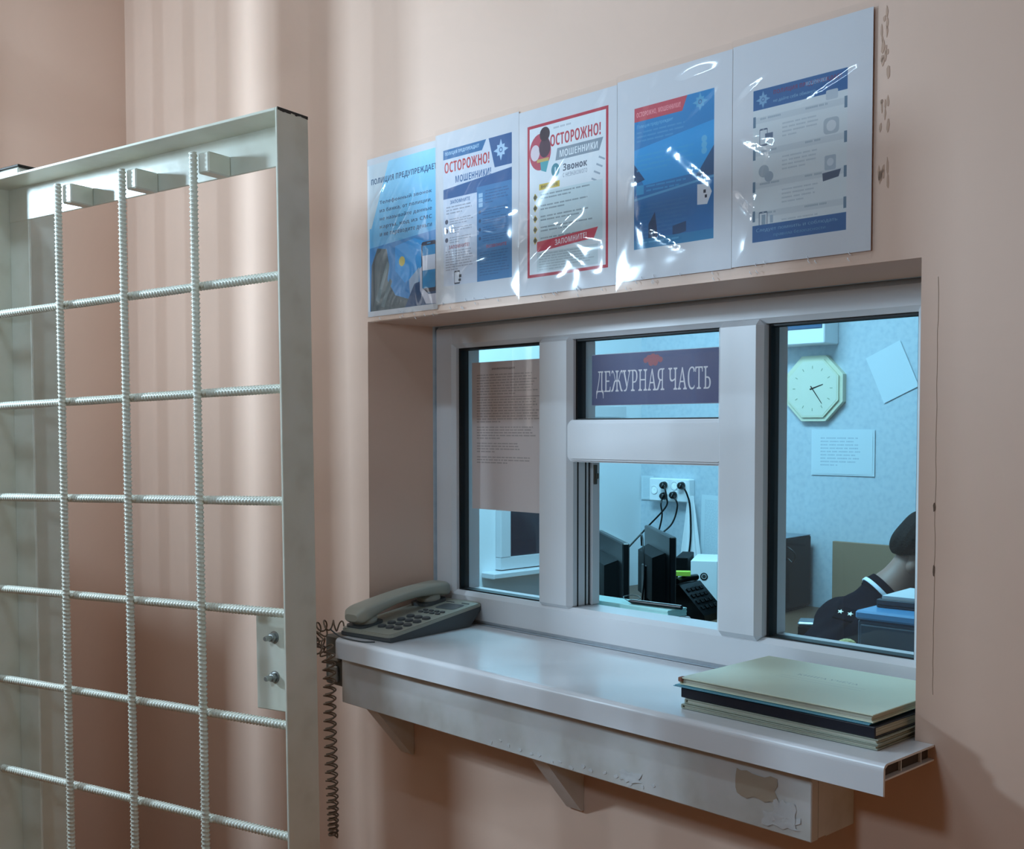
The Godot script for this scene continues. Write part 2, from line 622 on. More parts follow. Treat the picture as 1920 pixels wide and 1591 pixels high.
# ------------------------------------------------------------------ the shelf
func build_shelf() -> void:
	var t := thing("counter_shelf", "white plastic counter shelf with rounded front lip under the hatch", "shelf", Vector3(0.0, 0, 0))
	# hollow board: skins, lip and webs; the right end is open
	var x0 := 0.062
	var x1 := 1.144
	var zf := 0.1218
	var st := mb()
	var prof := PackedVector2Array()   # (z, y) outline of top skin and lip
	prof.append(Vector2(0.0005, SILL))
	for k in 7:
		var a := PI / 2 * (1.0 - k / 6.0)
		prof.append(Vector2(zf - 0.008 + 0.008 * cos(a), SILL - 0.008 + 0.008 * sin(a)))
	prof.append(Vector2(zf, 1.0785))
	prof.append(Vector2(zf - 0.0035, 1.0775))
	prof.append(Vector2(zf - 0.004, SILL - 0.005))
	prof.append(Vector2(zf - 0.010, SILL - 0.0025))
	prof.append(Vector2(0.0005, SILL - 0.0025))
	var along := Transform3D(Basis(Vector3(0, 0, 1), Vector3(0, 1, 0), Vector3(-1, 0, 0)), Vector3.ZERO)   # x of the outline is z, its depth is -x
	prism(st, prof, -x1, -x0, along)
	cbox(st, Vector3(x0, SILL - 0.0195, 0.0005), Vector3(x1, SILL - 0.0175, zf - 0.004))
	cbox(st, Vector3(x0, SILL - 0.0195, 0.0005), Vector3(x0 + 0.002, SILL - 0.002, zf - 0.004))
	for k in 5:
		var z := 0.0005 + 0.024 * k
		cbox(st, Vector3(x0 + 0.002, SILL - 0.018, z), Vector3(x1 - 0.008 + 0.004 * float(k % 2), SILL - 0.002, z + 0.0014))
	# the part that lies in the opening
	cbox(st, Vector3(0.002, SILL - 0.022, -0.163), Vector3(OPEN_R - 0.002, SILL, 0.0005))
	obj("board", st, M.shelf, t)
	st = mb()
	cbox(st, Vector3(0.05, 0.9915, 0.084), Vector3(1.0385, SILL - 0.021, 0.1), 0.0012)
	obj("fascia", st, M.board, t)
	st = mb()
	prism(st, PackedVector2Array([Vector2(0.0005, 0.992), Vector2(0.066, 0.992), Vector2(0.0665, 0.9935), Vector2(0.0835, 0.9935), Vector2(0.0835, SILL - 0.021), Vector2(0.0005, SILL - 0.021)]), -1.038, -1.022, along)
	obj("side_panel", st, M.board, t)
	for x in [0.105, 0.535]:
		st = mb()
		prism(st, PackedVector2Array([Vector2(0.0005, 0.893), Vector2(0.006, 0.893), Vector2(0.0838, 0.985), Vector2(0.0838, SILL - 0.021), Vector2(0.0005, SILL - 0.021)]), -(x + 0.033), -x, along)
		obj("bracket", st, M.board, t)
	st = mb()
	cbox(st, Vector3(x1 - 0.03, SILL - 0.0172, 0.002), Vector3(x1 - 0.0075, SILL - 0.0026, zf - 0.0045))  # dark block painted in as the shade inside the hollow end
	obj("hollow_end_shade", st, mat(Color(0.26, 0.21, 0.17), 0.8), t)
	# dark steel latch keeper screwed to the left end of the fascia
	var lk := thing("latch_keeper", "dark steel latch keeper at the left end of the shelf behind the coiled cord", "latch", Vector3(0.0, 1.0, 0.07))
	st = mb()
	cbox(st, Vector3(-0.03, 0.012, -0.03), Vector3(0.028, 0.105, 0.012), 0.003)
	obj("case", st, M.lock, lk)
	st = mb()
	cbox(st, Vector3(-0.012, 0.06, 0.012), Vector3(0.022, 0.072, 0.02), 0.002)
	obj("bolt", st, M.bolt, lk)
	st = mb()
	cbox(st, Vector3(-0.012, 0.02, 0.012), Vector3(0.016, 0.05, 0.019), 0.002)
	obj("bolt", st, M.bolt, lk)
	st = mb()
	cbox(st, Vector3(0.028, 0.03, -0.02), Vector3(0.0495, 0.09, 0.0), 0.001)
	obj("fixing_tab", st, M.lock, lk)
	# scraps of parcel tape on the fascia
	var rng := RandomNumberGenerator.new()
	rng.seed = 11
	var tape := mat(Color(0.68, 0.62, 0.55), 0.4)
	var clear := mat(Color(0.80, 0.80, 0.80), 0.12)
	for p in [[0.958, 1.043, 0.062, 0.032, tape], [1.0, 1.02, 0.03, 0.026, clear], [0.995, 1.008, 0.05, 0.016, clear], [0.75, 1.008, 0.035, 0.012, clear]]:
		st = mb()
		var ring := []
		for j in 5:
			var row := PackedVector3Array()
			for i in 8:
				var u := i / 7.0
				var v := j / 4.0
				var wob := rng.randf_range(-1, 1)
				row.append(Vector3(p[0] + p[2] * (u - 0.5) + (0.004 * wob if i in [0, 7] else 0.0), p[1] + p[3] * (v - 0.5) + (0.003 * wob if j in [0, 4] else 0.0), 0.1003 + rng.randf_range(0.0, 0.0012)))
			ring.append(row)
		grid(st, ring)
		obj("tape", st, p[4], t)
	st = mb()
	for k in 16:
		var x := 0.46 + 0.022 * k + rng.randf_range(-0.006, 0.006)
		var y := 0.9995 + rng.randf_range(-0.003, 0.006)
		var ring := PackedVector2Array()
		for j in 6:
			var a := TAU * j / 6.0
			ring.append(Vector2(x + cos(a) * rng.randf_range(0.002, 0.006), y + sin(a) * rng.randf_range(0.001, 0.004)))
		prism(st, ring, 0.099, 0.1006)
	var sc := obj("tape_scrap", st, clear, t)
	sc.set_meta("kind", "stuff")


# ------------------------------------------------------------------ the barred gate
func rebar(st: SurfaceTool, a: Vector3, b: Vector3, r := 0.0049, bend := 0.0) -> void:
	var n := int(ceil((b - a).length() / 0.00125))
	var pts := PackedVector3Array()
	for k in n + 1:
		pts.append(a.lerp(b, float(k) / n) + Vector3(0, 0, bend * sin(PI * k / n)))
	tube(st, pts, func(s: float, ang: float) -> float:
		var ph := TAU * s / 0.0062 + (2.2 if sin(ang) > 0.0 else -2.2) * absf(cos(ang))
		return r + 0.0019 * pow(maxf(0.0, cos(ph)), 1.6), 10)


func build_gate() -> void:
	var u := Vector3(-0.97334, -0.02502, 0.22799)
	var y := Vector3(-0.02743, 0.9996, -0.00739)
	var w := Vector3(-0.22771, -0.01345, -0.97364)
	var B := Basis(u, y, w).orthonormalized()
	var g := thing("barred_gate", "cream painted steel gate of ribbed bars standing open before the hatch", "gate")
	g.transform = Transform3D(B, Vector3(0.48219, 1.91401, 0.49519))
	var L := 0.0582
	var T := 0.004
	var W := 0.676
	var H := -1.86
	# angle-iron frame: stile with its side towards the room, rails, hinge stile
	var st := mb()
	cbox(st, Vector3(0, H, 0), Vector3(T, 0, L), 0.0008)
	cbox(st, Vector3(T, H, L - T), Vector3(L - 0.006, -0.0006, L), 0.0008)
	obj("stile", st, M.enamel, g)
	st = mb()
	cbox(st, Vector3(T, -T, 0.0004), Vector3(W, -0.0002, L - T), 0.0006)
	cbox(st, Vector3(T, -L, L - T - 0.0005), Vector3(W, -0.0008, L - 0.0005), 0.0008)
	obj("top_rail", st, M.enamel, g)
	st = mb()
	cbox(st, Vector3(W, H, 0), Vector3(W + T, 0.0, L), 0.0008)
	cbox(st, Vector3(W - L + 0.006, H, L - T + 0.0005), Vector3(W, -0.001, L + 0.0005), 0.0008)
	obj("stile", st, M.enamel, g)
	st = mb()
	cbox(st, Vector3(T, H, 0.0005), Vector3(W, H + T, L - T), 0.0006)
	cbox(st, Vector3(T, H + T, L - T - 0.0005), Vector3(W, H + L, L - 0.0005), 0.0008)
	obj("bottom_rail", st, M.enamel, g)
	# worn bare steel along the top end of the stile
	var rng := RandomNumberGenerator.new()
	rng.seed = 7
	st = mb()
	for k in 14:
		var z := L * (k + 0.3) / 14.5
		var s := rng.randf_range(0.0012, 0.0035)
		cbox(st, Vector3(-0.0003, -0.0012 - s, z), Vector3(0.001, 0.0003, z + L / 14.0))
	obj("worn_edge", st, M.bare, g).set_meta("kind", "stuff")
	# ribbed bars
	for k in 11:
		st = mb()
		rebar(st, Vector3(T, -0.2143 - 0.15 * k, 0.0215), Vector3(W, -0.2143 - 0.15 * k + rng.randf_range(-0.002, 0.002), 0.0215), 0.0049, rng.randf_range(-0.001, 0.001))
		obj("crossbar", st, M.enamel, g)
	for c in [0.17125, 0.32545, 0.47824, 0.61]:
		if c > 0.6:
			continue
		st = mb()
		rebar(st, Vector3(c, -0.0305, 0.0085), Vector3(c + rng.randf_range(-0.001, 0.001), H + 0.012, 0.0085), 0.0049)
		obj("upright_bar", st, M.enamel, g)
		st = mb()
		cbox(st, Vector3(c - 0.026, -0.06, 0.013), Vector3(c - 0.004, -0.031, L - T), 0.002)
		obj("spacer_block", st, M.enamel, g)
		# weld beads at each crossing
		st = mb()
		for k in 11:
			for sx in [-1, 1]:
				var at := Vector3(c + sx * 0.006, -0.2143 - 0.15 * k, 0.0145)
				var bl := 0.0035
				lathe(st, PackedVector2Array([Vector2(0, -bl), Vector2(bl * 0.8, -bl * 0.5), Vector2(bl, 0), Vector2(bl * 0.7, bl * 0.6), Vector2(0, bl)]), 8, Transform3D(Basis(), at))
		obj("weld", st, M.enamel, g).set_meta("kind", "stuff")
	# lock plate with two bolts, lock case behind the stile
	st = mb()
	cbox(st, Vector3(T, -0.806, L - T - 0.004), Vector3(0.108, -0.672, L - T - 0.0005), 0.0012)
	obj("lock_plate", st, M.enamel, g)
	for v in [-0.704, -0.759]:
		st = mb()
		var bx := Transform3D(Basis(Vector3.RIGHT, -PI / 2), Vector3(0.072, v, L - T - 0.004))
		lathe(st, PackedVector2Array([Vector2(0.0, 0.0), Vector2(0.0085, 0.0), Vector2(0.0085, 0.0012), Vector2(0.0, 0.0012)]), 18, bx)
		lathe(st, PackedVector2Array([Vector2(0.0, 0.0012), Vector2(0.0068, 0.0012), Vector2(0.0068, 0.0065), Vector2(0.0062, 0.0075), Vector2(0.0, 0.0075)]), 6, bx)
		tube(st, PackedVector3Array([bx * Vector3(0, 0.006, 0), bx * Vector3(0, 0.017, 0), bx * Vector3(0, 0.0185, 0)]), func(s: float, _a: float) -> float: return 0.0038 if s < 0.0115 else 0.003, 12)
		obj("bolt", st, M.bolt, g)
	st = mb()
	lathe(st, PackedVector2Array([Vector2(0.0, 0.0), Vector2(0.004, 0.0), Vector2(0.004, 0.002), Vector2(0.0018, 0.002), Vector2(0.0018, 0.0005), Vector2(0.0, 0.0005)]), 14, Transform3D(Basis(Vector3.RIGHT, -PI / 2), Vector3(0.024, -0.712, L - T - 0.004)))
	obj("screw_hole", st, M.bolt, g)
	# fixed post with hinges
	var p := thing("gate_post", "greyish cream square steel post at the hinge side of the gate", "post")
	p.transform = g.transform
	st = mb()
	cbox(st, Vector3(W - 0.012, -1.9, L + 0.006), Vector3(W + 0.074, 0.037, L + 0.078), 0.003)  # widened out of view to shade the left end of the shelf
	obj("tube", st, M.enamel, p)
	st = mb()
	cbox(st, Vector3(W - 0.013, 0.037, L + 0.005), Vector3(W + 0.075, 0.041, L + 0.079), 0.001)
	obj("cap", st, M.bare, p)
	for v in [-0.06, -0.95, -1.75]:
		st = mb()
		tube(st, PackedVector3Array([Vector3(W + 0.012, v - 0.05, L - 0.006), Vector3(W + 0.012, v + 0.05, L - 0.006)]), 0.008, 14)
		cbox(st, Vector3(W + 0.01, v - 0.045, L - 0.006), Vector3(W + 0.02, v + 0.045, L + 0.007), 0.001)
		obj("hinge", st, M.enamel, p)


# unseen barrier left of the gate post, shaped to stripe and shade the walls
func build_unseen_grille() -> void:
	var g := thing("unseen_grille", "unseen steel barrier of sheet and flats shading the wall behind the gate", "grille", Vector3(0, 0, 0.68))
	var st := mb()
	cbox(st, Vector3(-1.03, 0.0, -0.02), Vector3(-0.3, 0.05, 0.02), 0.002)
	obj("bottom_rail", st, M.enamel, g)
	st = mb()
	cbox(st, Vector3(-1.03, 2.5, -0.02), Vector3(-0.3, 2.56, 0.02), 0.002)
	obj("top_rail", st, M.enamel, g)
	for f in [[-0.495, 0.025], [-0.415, 0.05], [-0.3, 0.018]]:  # gaps between the flats throw pale streaks on the wall
		st = mb()
		cbox(st, Vector3(f[0] - f[1], 0.05, -0.004), Vector3(f[0] + f[1], 2.5, 0.004), 0.001)
		obj("upright_flat", st, M.enamel, g)
	st = mb()
	cbox(st, Vector3(-1.03, 0.05, -0.003), Vector3(-0.585, 1.5, 0.003), 0.001)
	obj("sheet_panel", st, M.enamel, g)  # out of view, shades the lower left wall
	for k in 6:
		st = mb()
		var x := -0.61 - 0.08 * k
		cbox(st, Vector3(x - 0.025, 1.5, -0.004), Vector3(x + 0.025, 2.5, 0.004), 0.001)
		obj("upright_flat", st, M.enamel, g)


# ------------------------------------------------------------------ print: flat ink drawn into a picture
var fonts := {}


func font(serif: bool, bold: bool) -> Font:
	var k := "%s%s" % [serif, bold]
	if not fonts.has(k):
		var f := SystemFont.new()
		f.font_names = PackedStringArray(["Droid Serif" if serif else "Droid Sans"])
		f.font_weight = 700 if bold else 400
		fonts[k] = f
	return fonts[k]


func fill_poly(im: Image, p: PackedVector2Array, col: Color) -> void:
	var y0 := INF
	var y1 := -INF
	for v in p:
		y0 = minf(y0, v.y)
		y1 = maxf(y1, v.y)
	for y in range(maxi(0, int(floor(y0))), mini(im.get_height() - 1, int(ceil(y1))) + 1):
		var yy := y + 0.5
		var xs := []
		for i in p.size():
			var a := p[i]
			var b := p[(i + 1) % p.size()]
			if (a.y <= yy) != (b.y <= yy):
				xs.append(a.x + (b.x - a.x) * (yy - a.y) / (b.y - a.y))
		xs.sort()
		for k in range(0, xs.size() - 1, 2):
			var xa := int(round(xs[k]))
			var xb := int(round(xs[k + 1]))
			if xb > xa:
				im.fill_rect(Rect2i(xa, y, xb - xa, 1), col)


# outlines of a line of text as closed loops, y down, with curves flattened
func text_loops(s: String, serif: bool, bold: bool) -> Array:
	var ts := TextServerManager.get_primary_interface()
	var rid: RID = font(serif, bold).get_rids()[0]
	var x := 0.0
	var out := []
	for k in s.length():
		var g := ts.font_get_glyph_index(rid, 64, s.unicode_at(k), 0)
		var d := ts.font_get_glyph_contours(rid, 64, g)
		var pts: PackedVector3Array = d.get("points", PackedVector3Array())
		var ends: PackedInt32Array = d.get("contours", PackedInt32Array())
		var start := 0
		for e in ends:
			var c := []
			for i in range(start, e + 1):
				c.append(pts[i])
			start = e + 1
			var n := c.size()
			var full := []   # on-curve points put in between two control points
			for i in n:
				var p: Vector3 = c[i]
				var q: Vector3 = c[(i + 1) % n]
				full.append(p)
				if p.z != 1.0 and q.z != 1.0:
					full.append(Vector3((p.x + q.x) * 0.5, (p.y + q.y) * 0.5, 1.0))
			var loop := PackedVector2Array()
			var m := full.size()
			for i in m:
				var p: Vector3 = full[i]
				if p.z == 1.0:
					loop.append(Vector2(x + p.x, p.y))
				else:
					var a: Vector3 = full[(i - 1 + m) % m]
					var b: Vector3 = full[(i + 1) % m]
					for j in [0.33, 0.67]:
						var v: Vector3 = a.lerp(p, j).lerp(p.lerp(b, j), j)
						loop.append(Vector2(x + v.x, v.y))
			out.append(loop)
		x += ts.font_get_glyph_advance(rid, 64, g).x
	return out


# text with its ink box fitted to the rectangle (x, y, w, h); w 0 keeps the letters' own width
func ink(im: Image, s: String, x: float, y: float, w: float, h: float, col: Color, serif := false, bold := true, skew := 0.0) -> void:
	var loops := text_loops(s, serif, bold)
	if loops.is_empty():
		return
	var lo := Vector2(INF, INF)
	var hi := -lo
	for l in loops:
		for p in l:
			lo = lo.min(p)
			hi = hi.max(p)
	var sy := h / maxf(1.0, hi.y - lo.y)
	var sx := (w / maxf(1.0, hi.x - lo.x)) if w > 0.0 else sy
	var segs := []
	var y0 := INF
	var y1 := -INF
	for l in loops:
		var q := PackedVector2Array()
		for p in l:
			var v: Vector2 = (p - lo) * Vector2(sx, sy)
			v = Vector2(x + v.x, y + v.y + skew * v.x)
			y0 = minf(y0, v.y)
			y1 = maxf(y1, v.y)
			q.append(v)
		for i in q.size():
			segs.append([q[i], q[(i + 1) % q.size()]])
	for row in range(maxi(0, int(floor(y0))), mini(im.get_height() - 1, int(ceil(y1))) + 1):
		var yy := row + 0.5
		var cuts := []
		for g in segs:
			if (g[0].y <= yy) != (g[1].y <= yy):
				cuts.append(Vector2(g[0].x + (g[1].x - g[0].x) * (yy - g[0].y) / (g[1].y - g[0].y), 1.0 if g[1].y > g[0].y else -1.0))
		cuts.sort()
		var wind := 0.0
		for k in cuts.size() - 1:
			wind += cuts[k].y
			if wind != 0.0:
				var xa := int(round(cuts[k].x))
				var xb := int(round(cuts[k + 1].x))
				if xb > xa:
					im.fill_rect(Rect2i(xa, row, xb - xa, 1), col)


func disc(im: Image, c: Vector2, r: float, col: Color, sy := 1.0) -> void:
	var q := PackedVector2Array()
	for k in 28:
		q.append(c + Vector2(cos(TAU * k / 28.0) * r, sin(TAU * k / 28.0) * r * sy))
	fill_poly(im, q, col)


func bar(im: Image, x: float, y: float, w: float, h: float, col: Color) -> void:
	im.fill_rect(Rect2i(int(x), int(y), maxi(1, int(w)), maxi(1, int(h))), col)


# lines of small print too fine to read: rows of word-length dashes
func small_print(im: Image, x: float, y: float, w: float, rows: int, pitch: float, col: Color, rng: RandomNumberGenerator, fill := 1.0) -> void:
	for r in rows:
		var cx := x
		var end := x + w * (fill if r < rows - 1 else rng.randf_range(0.35, 0.8)) * rng.randf_range(0.86, 1.0)
		while cx < end:
			var ww := minf(rng.randf_range(pitch * 0.8, pitch * 3.2), end - cx)
			if ww < 3.0:
				break
			var k := cx
			while k < cx + ww:
				bar(im, k, y + r * pitch, pitch * 0.2, pitch * 0.42, col)
				k += pitch * 0.3
			cx += ww + pitch * 0.5


func star_badge(im: Image, c: Vector2, r: float, col: Color) -> void:
	var q := PackedVector2Array()
	for k in 16:
		var a := TAU * k / 16.0 - PI / 2
		var rr := r if k % 4 == 0 else (r * 0.72 if k % 2 == 0 else r * 0.5)
		q.append(c + Vector2(cos(a), sin(a)) * rr)
	fill_poly(im, q, col)
	disc(im, c, r * 0.24, Color(0.25, 0.4, 0.6))
	disc(im, c, r * 0.14, col)


func smartphone(im: Image, x: float, y: float, w: float, h: float, edge: Color, face: Color) -> void:
	var q := rrect(x, y, x + w, y + h, w * 0.14)
	fill_poly(im, q, edge)
	fill_poly(im, rrect(x + w * 0.07, y + w * 0.16, x + w * 0.93, y + h - w * 0.16, w * 0.06), face)
	bar(im, x + w * 0.38, y + w * 0.06, w * 0.24, w * 0.05, face)


func blank(w: int, h: int, c: Color) -> Image:
	var im := Image.create(w, h, false, Image.FORMAT_RGB8)
	im.fill(c)
	return im


func printed(im: Image, rough := 0.7, shrink := 2) -> StandardMaterial3D:
	im.resize(im.get_width() / shrink, im.get_height() / shrink, Image.INTERPOLATE_LANCZOS)
	var m := mat(Color.WHITE, rough)
	m.albedo_texture = ImageTexture.create_from_image(im)
	return m


const PAGE := Color(0.815, 0.815, 0.835)


func page_one() -> Image:
	var W := 1024
	var H := 1448
	var im := blank(W, H, Color(0.86, 0.87, 0.88))
	var rng := RandomNumberGenerator.new()
	rng.seed = 1
	bar(im, 0, 0, W, 60, PAGE)
	for k in 1340:   # blue ground that deepens towards the lower part of the sheet
		var f := k / 1340.0
		bar(im, 30, 60 + k, W - 30, 1, Color(0.60, 0.84, 0.95).lerp(Color(0.20, 0.62, 0.86), clampf(f * 1.15, 0, 1)))
	fill_poly(im, PackedVector2Array([Vector2(30, 60), Vector2(330, 60), Vector2(60, 640), Vector2(30, 640)]), Color(0.78, 0.83, 0.86))
	ink(im, "ПОЛИЦИЯ ПРЕДУПРЕЖДАЕТ", 60, 190, 960, 66, Color(0.08, 0.30, 0.47))
	for k in 5:
		var xx := 190.0 if k else 190.0
		ink(im, ["Телефонный звонок", "из банка, от полиции,", "не называйте данные", "карты, код из СМС", "и не переводите деньги"][k], xx, 400 + k * 74, 760, 44, Color(0.08, 0.33, 0.5), false, true)
	# dark hill of folded cloth and a blue figure, a hand with a telephone
	fill_poly(im, PackedVector2Array([Vector2(30, 820), Vector2(1024, 760), Vector2(1024, 1400), Vector2(30, 1400)]), Color(0.10, 0.53, 0.79))
	fill_poly(im, PackedVector2Array([Vector2(420, 840), Vector2(700, 800), Vector2(930, 870), Vector2(820, 1100), Vector2(560, 1180), Vector2(420, 1060)]), Color(0.12, 0.62, 0.90))
	fill_poly(im, PackedVector2Array([Vector2(40, 1400), Vector2(60, 980), Vector2(150, 830), Vector2(290, 850), Vector2(330, 1000), Vector2(300, 1130), Vector2(420, 1280), Vector2(620, 1330), Vector2(560, 1400)]), Color(0.25, 0.33, 0.37))
	fill_poly(im, PackedVector2Array([Vector2(120, 1300), Vector2(300, 960), Vector2(330, 990), Vector2(170, 1330)]), Color(0.38, 0.47, 0.5))
	fill_poly(im, PackedVector2Array([Vector2(200, 1360), Vector2(340, 1120), Vector2(372, 1150), Vector2(250, 1380)]), Color(0.36, 0.45, 0.48))
	fill_poly(im, PackedVector2Array([Vector2(620, 1160), Vector2(770, 1060), Vector2(760, 1250), Vector2(640, 1330)]), Color(0.62, 0.72, 0.82))
	fill_poly(im, PackedVector2Array([Vector2(560, 1400), Vector2(700, 1200), Vector2(1024, 1160), Vector2(1024, 1400)]), Color(0.07, 0.28, 0.46))
	disc(im, Vector2(520, 985), 44, Color(0.86, 0.78, 0.42))
	smartphone(im, 800, 850, 210, 440, Color(0.12, 0.16, 0.27), Color(0.13, 0.56, 0.78))
	bar(im, 815, 970, 180, 130, Color(0.84, 0.86, 0.92))
	fill_poly(im, PackedVector2Array([Vector2(770, 1080), Vector2(805, 1060), Vector2(812, 1250), Vector2(900, 1310), Vector2(1010, 1310), Vector2(1024, 1400), Vector2(860, 1390), Vector2(780, 1270)]), Color(0.80, 0.80, 0.86))
	bar(im, 0, 1400, W, 48, PAGE)
	return im


func page_two() -> Image:
	var im := blank(1024, 1448, PAGE)
	var rng := RandomNumberGenerator.new()
	rng.seed = 2
	var deep := Color(0.12, 0.33, 0.55)
	bar(im, 102, 145, 840, 1155, Color(0.80, 0.82, 0.87))
	fill_poly(im, PackedVector2Array([Vector2(102, 145), Vector2(640, 145), Vector2(590, 225), Vector2(102, 225)]), Color(0.18, 0.42, 0.62))
	ink(im, "ПОЛИЦИЯ ПРЕДУПРЕЖДАЕТ", 125, 165, 430, 36, Color(0.72, 0.82, 0.9))
	fill_poly(im, PackedVector2Array([Vector2(670, 145), Vector2(942, 145), Vector2(942, 392), Vector2(742, 392)]), deep)
	star_badge(im, Vector2(815, 262), 88, Color(0.66, 0.78, 0.88))
	ink(im, "ОСТОРОЖНО!", 118, 252, 560, 92, Color(0.72, 0.16, 0.20))
	ink(im, "МОШЕННИКИ!", 258, 382, 440, 60, deep)
	fill_poly(im, PackedVector2Array([Vector2(102, 478), Vector2(942, 420), Vector2(942, 560), Vector2(102, 560)]), deep)
	bar(im, 102, 560, 425, 740, Color(0.78, 0.80, 0.86))
	bar(im, 527, 520, 415, 780, Color(0.22, 0.47, 0.67))
	ink(im, "ЗАПОМНИТЕ", 190, 580, 250, 30, Color(0.2, 0.36, 0.55))
	small_print(im, 140, 630, 340, 3, 26, Color(0.45, 0.46, 0.52), rng)
	for k in 3:
		disc(im, Vector2(143, 755 + k * 78), 20, Color(0.22, 0.24, 0.34))
		small_print(im, 180, 735 + k * 78, 300, 3, 20, Color(0.50, 0.51, 0.57), rng)
	ink(im, "ЗАПОМНИТЕ!", 170, 960, 260, 30, Color(0.55, 0.25, 0.32))
	small_print(im, 130, 1006, 350, 8, 22, Color(0.48, 0.49, 0.55), rng)
	smartphone(im, 240, 1180, 72, 112, Color(0.2, 0.22, 0.28), Color(0.86, 0.87, 0.9))
	bar(im, 300, 1215, 30, 24, Color(0.15, 0.16, 0.2))
	bar(im, 294, 1250, 30, 20, Color(0.15, 0.16, 0.2))
	for k in 3:
		bar(im, 547, 575 + k * 40, 50, 34, Color(0.6, 0.74, 0.85))
	small_print(im, 630, 560, 280, 5, 24, Color(0.13, 0.30, 0.48), rng)
	for k in 4:
		disc(im, Vector2(562, 730 + k * 72), 15, Color(0.14, 0.3, 0.46))
		small_print(im, 595, 712 + k * 72, 320, 3, 20, Color(0.14, 0.32, 0.5), rng)
	ink(im, "ПОЗВОНИТЕ", 640, 1008, 240, 26, Color(0.62, 0.2, 0.3))
	small_print(im, 560, 1060, 350, 9, 23, Color(0.14, 0.33, 0.5), rng)
	return im


func page_three() -> Image:
	var im := blank(1024, 1448, PAGE)
	var rng := RandomNumberGenerator.new()
	rng.seed = 3
	var red := Color(0.71, 0.17, 0.25)
	bar(im, 95, 128, 845, 1185, red)
	bar(im, 118, 151, 799, 1139, Color(0.86, 0.88, 0.90))
	small_print(im, 380, 180, 330, 1, 34, Color(0.62, 0.64, 0.68), rng)
	ink(im, "ОСТОРОЖНО!", 345, 235, 520, 92, red)
	fill_poly(im, PackedVector2Array([Vector2(420, 348), Vector2(890, 348), Vector2(850, 440), Vector2(400, 440)]), Color(0.52, 0.57, 0.62))
	ink(im, "МОШЕННИКИ", 445, 368, 390, 54, Color(0.88, 0.90, 0.92))
	# round vignette: a pale and a dark head side by side
	disc(im, Vector2(235, 345), 118, Color(0.72, 0.28, 0.36), 1.2)
	disc(im, Vector2(180, 345), 50, Color(0.86, 0.80, 0.83), 1.25)
	disc(im, Vector2(285, 320), 62, Color(0.30, 0.19, 0.25), 1.2)
	disc(im, Vector2(285, 215), 55, Color(0.22, 0.14, 0.18))
	fill_poly(im, PackedVector2Array([Vector2(200, 400), Vector2(330, 400), Vector2(325, 425), Vector2(200, 425)]), Color(0.78, 0.66, 0.38))
	fill_poly(im, PackedVector2Array([Vector2(235, 425), Vector2(330, 425), Vector2(300, 510), Vector2(245, 490)]), Color(0.30, 0.62, 0.66))
	disc(im, Vector2(400, 510), 44, Color(0.25, 0.52, 0.58), 1.15)
	bar(im, 392, 488, 14, 44, Color(0.75, 0.85, 0.88))
	ink(im, "Звонок", 480, 478, 250, 54, Color(0.26, 0.29, 0.37))
	ink(im, "с незнакомого", 480, 548, 250, 32, Color(0.55, 0.58, 0.63), false, false)
	for k in 5:
		var p := Vector2(850 - k * 24, 480 + k * 50)
		fill_poly(im, PackedVector2Array([p, p + Vector2(60, 28), p + Vector2(54, 40), p + Vector2(-6, 12)]), Color(0.60, 0.65, 0.70))
	bar(im, 225, 655, 660, 440, Color(0.78, 0.84, 0.86))
	bar(im, 225, 595, 220, 46, Color(0.80, 0.68, 0.22))
	ink(im, "ВНИМАНИЕ", 245, 606, 180, 24, Color(0.36, 0.30, 0.12))
	for k in 5:
		var y := 690.0 + k * 84
		fill_poly(im, PackedVector2Array([Vector2(178, y - 32), Vector2(206, y), Vector2(178, y + 32), Vector2(160, y)]), Color(0.78, 0.66, 0.2))
		disc(im, Vector2(180, y), 17, Color(0.32, 0.30, 0.2))
		small_print(im, 240, y - 16, 590, 2, 27, Color(0.40, 0.46, 0.5), rng, 0.95)
	fill_poly(im, PackedVector2Array([Vector2(200, 1040), Vector2(840, 1000), Vector2(800, 1078), Vector2(200, 1118)]), Color(0.80, 0.24, 0.33))
	ink(im, "ЗАПОМНИТЕ!", 395, 1044, 330, 44, Color(0.92, 0.86, 0.88), false, true, -0.06)
	bar(im, 200, 1125, 640, 150, Color(0.76, 0.81, 0.83))
	small_print(im, 225, 1135, 600, 7, 20, Color(0.58, 0.63, 0.66), rng)
	return im


